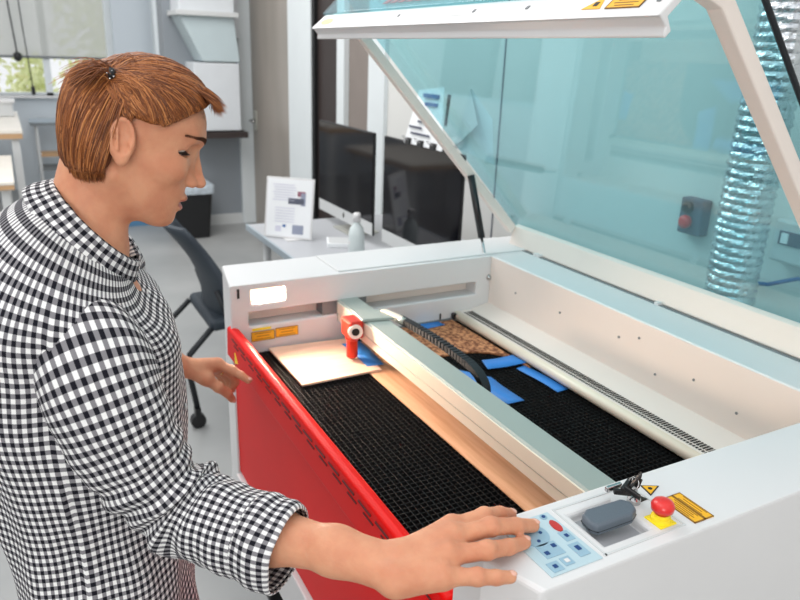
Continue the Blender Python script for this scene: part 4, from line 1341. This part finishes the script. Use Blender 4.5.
# ---------------------------------------------------------------- shirt
LAT = Vector((.985, -.17, 0)).normalized(); FOR = Vector((.17, .985, 0)).normalized()
PER_P = .0113
def ring_frames(rings, nsub):
    return crom(rings, nsub)
tor = [  # cx cy cz  a  b_front  b_back pitch
    (-.965, .045, .76, .190, .125, .125, 0), (-.965, .045, .86, .178, .122, .115, 0), (-.965, .043, .98, .165, .116, .110, 0),
    (-.970, .038, 1.10, .172, .126, .114, 0), (-.975, .035, 1.18, .180, .137, .128, 2), (-.980, .040, 1.245, .186, .136, .134, 6),
    (-.985, .040, 1.290, .196, .124, .132, 12), (-.990, .045, 1.325, .184, .102, .116, 22), (-.995, .052, 1.353, .146, .088, .094, 32),
    (-.998, .060, 1.372, .100, .080, .076, 40), (-1.0, .066, 1.383, .076, .070, .062, 46)]
rings = ring_frames(tor, 9)
NU = 168
rows, vlen = [], [0]
prev = None
for i, r in enumerate(rings):
    c = Vector(r[:3]); p = math.radians(r[6])
    fo = (FOR * math.cos(p) - Vector((0, 0, math.sin(p)))).normalized()
    nn = LAT.cross(fo)
    row = []
    for j in range(NU):
        a = 2 * PI * j / NU
        ca, sa = math.cos(a), math.sin(a)
        ex = .86
        x = math.copysign(abs(ca) ** ex, ca) * r[3]
        y = math.copysign(abs(sa) ** ex, sa) * (r[4] if sa > 0 else r[5])
        pt = c + LAT * x + fo * y
        fade = min(1, max(0, (1.36 - r[2]) / .08))
        # soft folds in the loose cloth
        q = Vector((ca * 1.6, sa * 1.6, r[2] * 4.0))
        f1 = .013 * mnoise.noise(q * 1.3 + Vector((3, 1, 0)))
        diag = r[2] * 22 + a * 2.2
        f2 = .0060 * math.sin(diag + 3 * mnoise.noise(q * 1.2)) * (0.5 + .5 * math.sin(a * 3 + 1))
        f3 = .0085 * mnoise.noise(Vector((a * 3.0, r[2] * 7 + a, 4)))
        pt += (LAT * ca + fo * sa) * (f1 + f2 + f3) * fade
        row.append(pt)
    if prev is not None:
        vlen.append(vlen[-1] + (c - prev).length)
    prev = c
    rows.append(row)
g = G(); g.grid(rows, NU, len(rings), True)
uvs = []
NP = 92
for i in range(len(rings) - 1):
    for j in range(NU):
        u0, u1 = j / NU * NP, (j + 1) / NU * NP
        v0, v1 = vlen[i] / PER_P, vlen[i + 1] / PER_P
        uvs.append([(u0, v0), (u1, v0), (u1, v1), (u0, v1)])
shirt = part('shirt', g, M['gingham'], PER, smooth=True, uvs=uvs, weld=False, solid=.0016, recalc=False)


def sleeve(path, nper, seed, foldamp, elbow, name='sleeve', parent=None, NU=84, nsub=12, ref=(0, 0, 1)):
    P = crom(path, nsub)
    rows, vl = [], [0]
    nrm = None
    for i, r in enumerate(P):
        c = Vector(r[:3])
        a_, b_ = Vector(P[max(i - 1, 0)][:3]), Vector(P[min(i + 1, len(P) - 1)][:3])
        t = (b_ - a_).normalized()
        if nrm is None: nrm = Vector(ref)
        nrm = (nrm - t * nrm.dot(t)).normalized(); bn = t.cross(nrm)
        if i: vl.append(vl[-1] + (c - Vector(P[i - 1][:3])).length)
        s = vl[-1]
        row = []
        for j in range(NU):
            a = 2 * PI * j / NU
            near = math.exp(-((s - elbow) / .085) ** 2)
            q = Vector((math.cos(a) * .9, math.sin(a) * .9, s * 26 + seed))
            f = foldamp * (.25 + 1.0 * near) * (mnoise.noise(q) + .40 * math.sin(s * 170 + 2.6 * math.sin(a + seed) + 3 * mnoise.noise(q * .35)) * near)
            f += .004 * mnoise.noise(Vector((math.cos(a) * 1.5 + seed, math.sin(a) * 1.5, s * 8)))
            f *= min(1, i / (nsub * 1.0))
            row.append(c + (nrm * math.cos(a) + bn * math.sin(a)) * (r[3] + f))
        rows.append(row)
    g = G(); g.grid(rows, NU, len(P), True)
    uv = []
    for i in range(len(P) - 1):
        for j in range(NU):
            u0, u1 = j / NU * nper, (j + 1) / NU * nper
            uv.append([(u0, vl[i] / PER_P), (u1, vl[i] / PER_P), (u1, vl[i + 1] / PER_P), (u0, vl[i + 1] / PER_P)])
    return part(name, g, M['gingham'], parent, smooth=True, uvs=uv, weld=False, solid=.0016, recalc=False), rows, vl


rp_ = [(-.905, .045, 1.262, .056), (-.868, .048, 1.266, .064), (-.836, .051, 1.256, .066), (-.814, .058, 1.226, .065), (-.800, .070, 1.180, .061), (-.792, .090, 1.130, .057),
       (-.783, .118, 1.086, .055), (-.760, .145, 1.066, .054), (-.727, .175, 1.061, .0525), (-.690, .205, 1.060, .051), (-.668, .222, 1.059, .048)]
sleeve(rp_, 37, 1.0, .0090, .26, 'sleeve', shirt)
sleeve([(-.698, .1975, 1.063, .0525), (-.688, .205, 1.0625, .0555), (-.676, .214, 1.0615, .0550), (-.664, .2235, 1.0605, .0525), (-.661, .2260, 1.0602, .0485)], 37, 3.0, .003, .02, 'cuff', shirt, nsub=5)
lp_ = [(-1.06, .080, 1.285, .054), (-1.11, .09, 1.292, .062), (-1.165, .098, 1.280, .064), (-1.24, .095, 1.24, .060), (-1.32, .09, 1.185, .057), (-1.378, .095, 1.145, .055), (-1.402, .125, 1.095, .052), (-1.43, .17, 1.04, .047), (-1.448, .20, 1.005, .044)]
sleeve(lp_, 30, 5.0, .006, .28, 'sleeve', shirt)
sleeve([(-1.436, .180, 1.028, .048), (-1.443, .192, 1.014, .049), (-1.45, .204, 1.0, .048), (-1.452, .208, .996, .045)], 30, 2.0, .002, .02, 'cuff', shirt, nsub=5)
# armhole seam line and side seam
# collar: stand and folded flap
NC = 120
def collar_rows(prof, a0, a1):
    c = Vector((-1.0, .068, 1.372)); p = math.radians(49)
    fo = (FOR * math.cos(p) - Vector((0, 0, math.sin(p)))).normalized(); nn = LAT.cross(fo)
    rows = []
    for k, (ro, hh_) in enumerate(prof):
        row = []
        for j in range(NC):
            a = a0 + (a1 - a0) * j / (NC - 1)
            fr_ = max(0, math.sin(a)) ** 2          # towards the front
            rr_ = ro(fr_) if callable(ro) else ro
            h_ = hh_(fr_) if callable(hh_) else hh_
            w = .0018 * mnoise.noise(Vector((math.cos(a) * 3, math.sin(a) * 3, k * .7)))
            row.append(c + LAT * math.cos(a) * (rr_ + w) * 1.0 + fo * math.sin(a) * (rr_ * .97 + w) + nn * (h_ + w))
        rows.append(row)
    return rows
prof = [(.066, -.012), (.066, .006), (.0675, .020), (.071, .027), (.076, .026), (lambda f: .081 + .004 * f, lambda f: .014 - .002 * f), (lambda f: .087 + .008 * f, lambda f: .002 - .006 * f), (lambda f: .091 + .018 * f, lambda f: -.008 - .014 * f)]
rws = collar_rows(prof, PI / 2 + .18, PI / 2 + 2 * PI - .18)
g = G(); g.grid(rws, NC, len(prof))
uv = []
vv = [0]
for k in range(1, len(rws)):
    vv.append(vv[-1] + (rws[k][NC // 2] - rws[k - 1][NC // 2]).length)
for i in range(len(rws) - 1):
    for j in range(NC - 1):
        u0, u1 = j / NC * 40, (j + 1) / NC * 40
        uv.append([(u0, vv[i] / PER_P), (u1, vv[i] / PER_P), (u1, vv[i + 1] / PER_P), (u0, vv[i + 1] / PER_P)])
part('collar', g, M['gingham'], shirt, smooth=True, uvs=uv, weld=False, solid=.002, recalc=False)
# buttons along the front
for k in range(6):
    z = 1.29 - k * .085
    c = min((rw_[NU // 4] for rw_ in rows), key=lambda q_: abs(q_.z - z)) - FOR * .0105
    part('button', G().lathe(c + FOR * .012, [(.0055, 0), (.0055, .002)], 16, axis=FOR), M['white'], shirt)
# necklace
c = Vector((-.998, .068, 1.368)); p = math.radians(50)
fo = (FOR * math.cos(p) - Vector((0, 0, math.sin(p))))
nn_ = LAT.cross(fo)
part('necklace', G().tube([c + LAT * math.cos(a) * .0605 + fo * math.sin(a) * .0605 + nn_ * (.018 if math.sin(a) < .3 else .018) for a in [2 * PI * k / 60 for k in range(61)]], .0008, 6, cap=False), M['gold'], PER, smooth=True)

# trousers and shoes
tr = [(-.965, .05, .96, .145, .085), (-.965, .05, .88, .160, .090), (-.965, .04, .80, .165, .095)]
rows = [[(r[0] + r[3] * math.cos(2 * PI * j / 48), r[1] + r[4] * math.sin(2 * PI * j / 48), r[2]) for j in range(48)] for r in crom(tr, 5)]
g = G(); g.grid(rows, 48, len(rows), True)
trousers = part('trousers', g, M['jeans'], PER, smooth=True, solid=.003)
for leg_ in ([(-.885, .04, .86, .086), (-.878, .03, .70, .086), (-.882, .01, .48, .068), (-.88, -.02, .28, .060), (-.88, -.03, .09, .052)], [(-1.055, .04, .86, .086), (-1.065, .03, .70, .086), (-1.07, .02, .48, .068), (-1.078, -.01, .28, .060), (-1.08, -.02, .09, .052)]):
    P = crom(leg_, 6)
    rows = [[(r[0] + r[3] * math.cos(2 * PI * j / 36), r[1] + r[3] * math.sin(2 * PI * j / 36) + .003 * math.sin(r[2] * 60 + j * .3), r[2]) for j in range(36)] for r in P]
    g = G(); g.grid(rows, 36, len(P), True)
    part('trouser_leg', g, M['jeans'], trousers, smooth=True, solid=.003)
for x, y in ((-.878, .02), (-1.083, .03)):
    def shoe_fn(X, Y, Z, x=x, y=y):
        d = smin(cone(X, Y, Z, (x, y - .07, .055), (x, y + .07, .042), .043, .040), cone(X, Y, Z, (x, y - .06, .06), (x, y - .05, .11), .042, .045), .02)
        return smax(d, .012 - Z, .004)
    Vs, Fs = surface_nets(shoe_fn, (x - .07, y - .15, -.0), (x + .07, y + .15, .17), .006)
    g = G(); g.v = [tuple(p) for p in Vs]; g.f = [tuple(int(i) for i in q) for q in Fs]
    sh = part('shoe', g, M['shoe'], PER, smooth=True)
    part('sole', G().prismz([(x + .044 * math.cos(a), y + .115 * math.sin(a)) for a in [2 * PI * k / 28 for k in range(28)]], 0, .016), M['sole'], sh, bevel=.003)

# ---------------------------------------------------------------- hair
def hair_sdf(X, Y, Z):
    d = ell(X, Y, Z, (.018, 0, .041), (.079, .0785, .078))
    d = smin(d, ell(X, Y, Z, (.045, 0, .074), (.053, .060, .045)), .02)
    Xg, Zg = .913 * X + .407 * Z, -.407 * X + .913 * Z      # axes that follow the hanging hair
    bob = ell(Xg, Y, Zg, (-.024, 0, -.002), (.039, .0785, .095))
    bob = smax(bob, -(Zg + .027), .007)
    d = smin(d, bob, .018)
    cutp = (X - .037) * .70 - (Z - .043) * .71             # face line from temple to forehead
    d = smax(d, np.minimum(cutp, X - .002), .006)
    d = smax(d, np.minimum(X - .004, .041 - Z), .006)
    # ear notch
    d = smax(d, -ell(X, np.abs(Y), Z, (.010, .086, .006), (.019, .020, .030)), .006)
    return d
V5, F5 = surface_nets(lambda X, Y, Z: hair_sdf(X, Y, Z) + .0035, (-.12, -.1, -.1), (.12, .1, .15), .003)
g = G(); g.v = [tuple(p) for p in (V5 @ HMn.T + HOn)]; g.f = [tuple(int(i) for i in q) for q in F5]
hair = part('hair', g, M['hairbase'], PER, smooth=True, weld=False)
# surface distance along a direction from the head centre
HC = np.array([.005, 0, .030])
def surf(D):
    D = D / np.linalg.norm(D, axis=-1, keepdims=True)
    lo_ = np.zeros(D.shape[0]) + .02; hi_ = np.zeros(D.shape[0]) + .16
    for _ in range(22):
        mid = (lo_ + hi_) / 2
        P = HC + D * mid[:, None]
        v = hair_sdf(P[:, 0], P[:, 1], P[:, 2])
        lo_ = np.where(v < 0, mid, lo_); hi_ = np.where(v < 0, hi_, mid)
    return HC + D * lo_[:, None]
def dirof(p):
    v = np.array(p) - HC
    return v / np.linalg.norm(v)
CLIP = np.array([-.040, -.052, .082])
CL2 = np.array([-.052, .0, .085])
strands = []
NPT = 12
queue = []
def add_strand(p0, p1, lift=.0025, curve=None, tail=None, inward=None):
    d0, d1 = dirof(p0), dirof(p1)
    T = np.linspace(0, 1, NPT)
    D = d0[None] * (1 - T)[:, None] + d1[None] * T[:, None]
    if curve is not None:
        D = D + np.array(curve)[None] * (np.sin(T * PI))[:, None]
    queue.append((D, lift, tail, inward))
# A: swept back from the hairline to the clip (both sides)
for i in range(2600):
    s = RNG.uniform(0, 1)
    side = -1 if RNG.uniform() < .72 else 1
    x = .028 + .062 * s; z = .037 + .062 * s; y = side * .078 * (1 - s ** 2.4)
    p0 = np.array([x, y + RNG.normal(0, .002), z + RNG.normal(0, .0015)])
    st_ = 0 if RNG.uniform() < .5 else RNG.uniform(0, .5)
    end = CLIP + RNG.normal(0, .006, 3) if side < 0 or s > .35 else CL2 + RNG.normal(0, .010, 3)
    p0 = p0 * (1 - st_) + end * st_
    add_strand(p0, end, lift=.0030, curve=(0.03, side * .05, .16 * (1 - s) + .05))
# lower band: from above the ear sweeping back to the clip
for i in range(1000):
    s = RNG.uniform(0, 1); side = -1 if RNG.uniform() < .75 else 1
    p0 = np.array([.034 - .048 * s, side * .079, .044 + RNG.normal(0, .002)])
    end = (CLIP if side < 0 else CL2) + RNG.normal(0, .007, 3)
    add_strand(p0, end, lift=.002, curve=(0, side * .06, .0))
# B: the bob hanging from behind the ear round the nape
for i in range(3600):
    th = RNG.uniform(-1, 1)
    ang = PI + th * 1.40
    rr_ = RNG.uniform(0, 1)
    ca_, sa_ = math.cos(ang), math.sin(ang)
    fwd = (1 - abs(ca_)) ** 2
    top = np.array([-.004 + .060 * ca_, .080 * sa_, .030 + .052 * rr_])
    xg_, zg_ = -.026 + .032 * ca_ + .020 * fwd, -.026 + .003 * RNG.uniform()
    bot = np.array([.913 * xg_ - .407 * zg_, .070 * sa_, .407 * xg_ + .913 * zg_])
    k = 0 if RNG.uniform() < .6 else RNG.uniform(0, .4)
    p0 = top * (1 - k) + bot * k
    add_strand(p0, bot, lift=.0035, tail=tuple(np.array([.407, 0, -.913]) * .004 * RNG.uniform(.1, 1.5) + RNG.normal(0, .0010, 3)), inward=(-ca_ * .004, -sa_ * .005, 0))
# hair above the bob, combed from crown down behind the clip
for i in range(1300):
    a = RNG.uniform(-1, 1)
    p0 = CL2 + np.array([RNG.normal(0, .006) + .012, a * .05, .010 - abs(a) * .01])
    bot = np.array([-.062 + .02 * abs(a), a * .070, -.005 + RNG.normal(0, .012)])
    add_strand(p0, bot, lift=.0030)
# evaluate all queued strands at once
D = np.concatenate([q[0] for q in queue])
PP = surf(D).reshape(len(queue), NPT, 3)
T = np.linspace(0, 1, NPT)
for (q, P) in zip(queue, PP):
    N = P - HC; N /= np.linalg.norm(N, axis=1, keepdims=True)
    ph = RNG.uniform(0, 6.28); am = RNG.uniform(0, .0010); lf = q[1] * RNG.uniform(.35, 1.15)
    P = P + N * (lf * (.2 + np.sin(T * PI))[:, None] + (am * np.sin(T * 7 + ph))[:, None])
    if q[2] is not None:
        e1 = P[-1]; t_ = np.array(q[2]); i_ = np.array(q[3])
        P = np.concatenate([P, [e1 + t_ + i_ * .5, e1 + t_ * 1.8 + i_ * 1.6]])
    strands.append(P)
# tuft sticking out behind the clip
o0 = surf(np.array([dirof(CLIP)]))[0]
for i in range(420):
    o = o0 + RNG.normal(0, .003, 3)
    d = np.array([-.034 + RNG.normal(0, .006), .004 + RNG.normal(0, .009), -.006 + RNG.normal(0, .007)])
    L = RNG.uniform(.5, 1.25)
    T = np.linspace(0, 1, 7)[:, None]
    P = o + np.array([0, -.003, .002]) + d * T * L + np.array([0, -.3, 1]) * (.007 * np.sin(T * PI)) + np.array([.004, 0, -.016]) * T ** 2
    strands.append(P)
# bangs at the front
for i in range(420):
    s = RNG.uniform(-1, 1)
    o = np.array([.078, -.020 + .030 * s, .108]); o = surf(np.array([dirof(o)]))[0]
    T = np.linspace(0, 1, 8)[:, None]
    tgt = np.array([.100 + RNG.normal(0, .003), -.026 + .030 * s + RNG.normal(0, .003), .093 + RNG.normal(0, .004)])
    b0 = o + np.array([-.035, 0, .004])
    m1 = o + np.array([.012, 0, .006])
    P = (1 - T) ** 2 * b0 + 2 * T * (1 - T) * m1 + T ** 2 * tgt
    strands.append(P + RNG.normal(0, .0007, 3))
# stray hairs
for i in range(16):
    o = surf(np.array([RNG.normal(0, 1, 3) + np.array([0, -.5, 1.0])]))[0]
    d = (CLIP - o); T = np.linspace(0, 1, 8)[:, None]
    N = (o - HC) / np.linalg.norm(o - HC)
    strands.append(o + d * T * .6 + N * np.sin(T * PI) * RNG.uniform(.004, .012) + N * .002)
vs, fs = [], []
for P in strands:
    W = P @ HMn.T + HOn
    m_ = len(W)
    r0 = RNG.uniform(.00035, .00070)
    tan = np.gradient(W, axis=0); tan /= np.linalg.norm(tan, axis=1, keepdims=True) + 1e-9
    ctr = HOn + HMn @ HC
    out = W - ctr; out -= tan * (out * tan).sum(1, keepdims=True); out /= np.linalg.norm(out, axis=1, keepdims=True) + 1e-9
    bn = np.cross(tan, out)
    prof_ = r0 * (1 - .75 * np.linspace(0, 1, m_) ** 3)
    b0 = len(vs)
    for i in range(m_):
        for k in range(3):
            a = 2 * PI * k / 3 + .5
            vs.append(W[i] + prof_[i] * (out[i] * math.cos(a) + bn[i] * math.sin(a) * 1.3))
    for i in range(m_ - 1):
        for k in range(3):
            k2 = (k + 1) % 3
            fs.append((b0 + i * 3 + k, b0 + i * 3 + k2, b0 + (i + 1) * 3 + k2, b0 + (i + 1) * 3 + k))
g = G(); g.v = [tuple(p) for p in vs]; g.f = fs
part('hair_strands', g, M['hair'], hair, smooth=True, weld=False, recalc=False)
cpos = surf(np.array([dirof(CLIP)]))[0]
cw = h2w(cpos + np.array([.0, -.004, .004]))
clip = part('hair_clip', G().sphere(cw, .008, .006, .008, n=20), M['blackplastic'], hair, smooth=True)
for dx, dz in ((0, .003), (.004, -.002), (-.004, -.001), (.001, -.006)):
    part('clip_bead', G().sphere(h2w(cpos + np.array([dx, -.0095, .004 + dz])), .0017, n=12), M['steel'], clip, smooth=True)
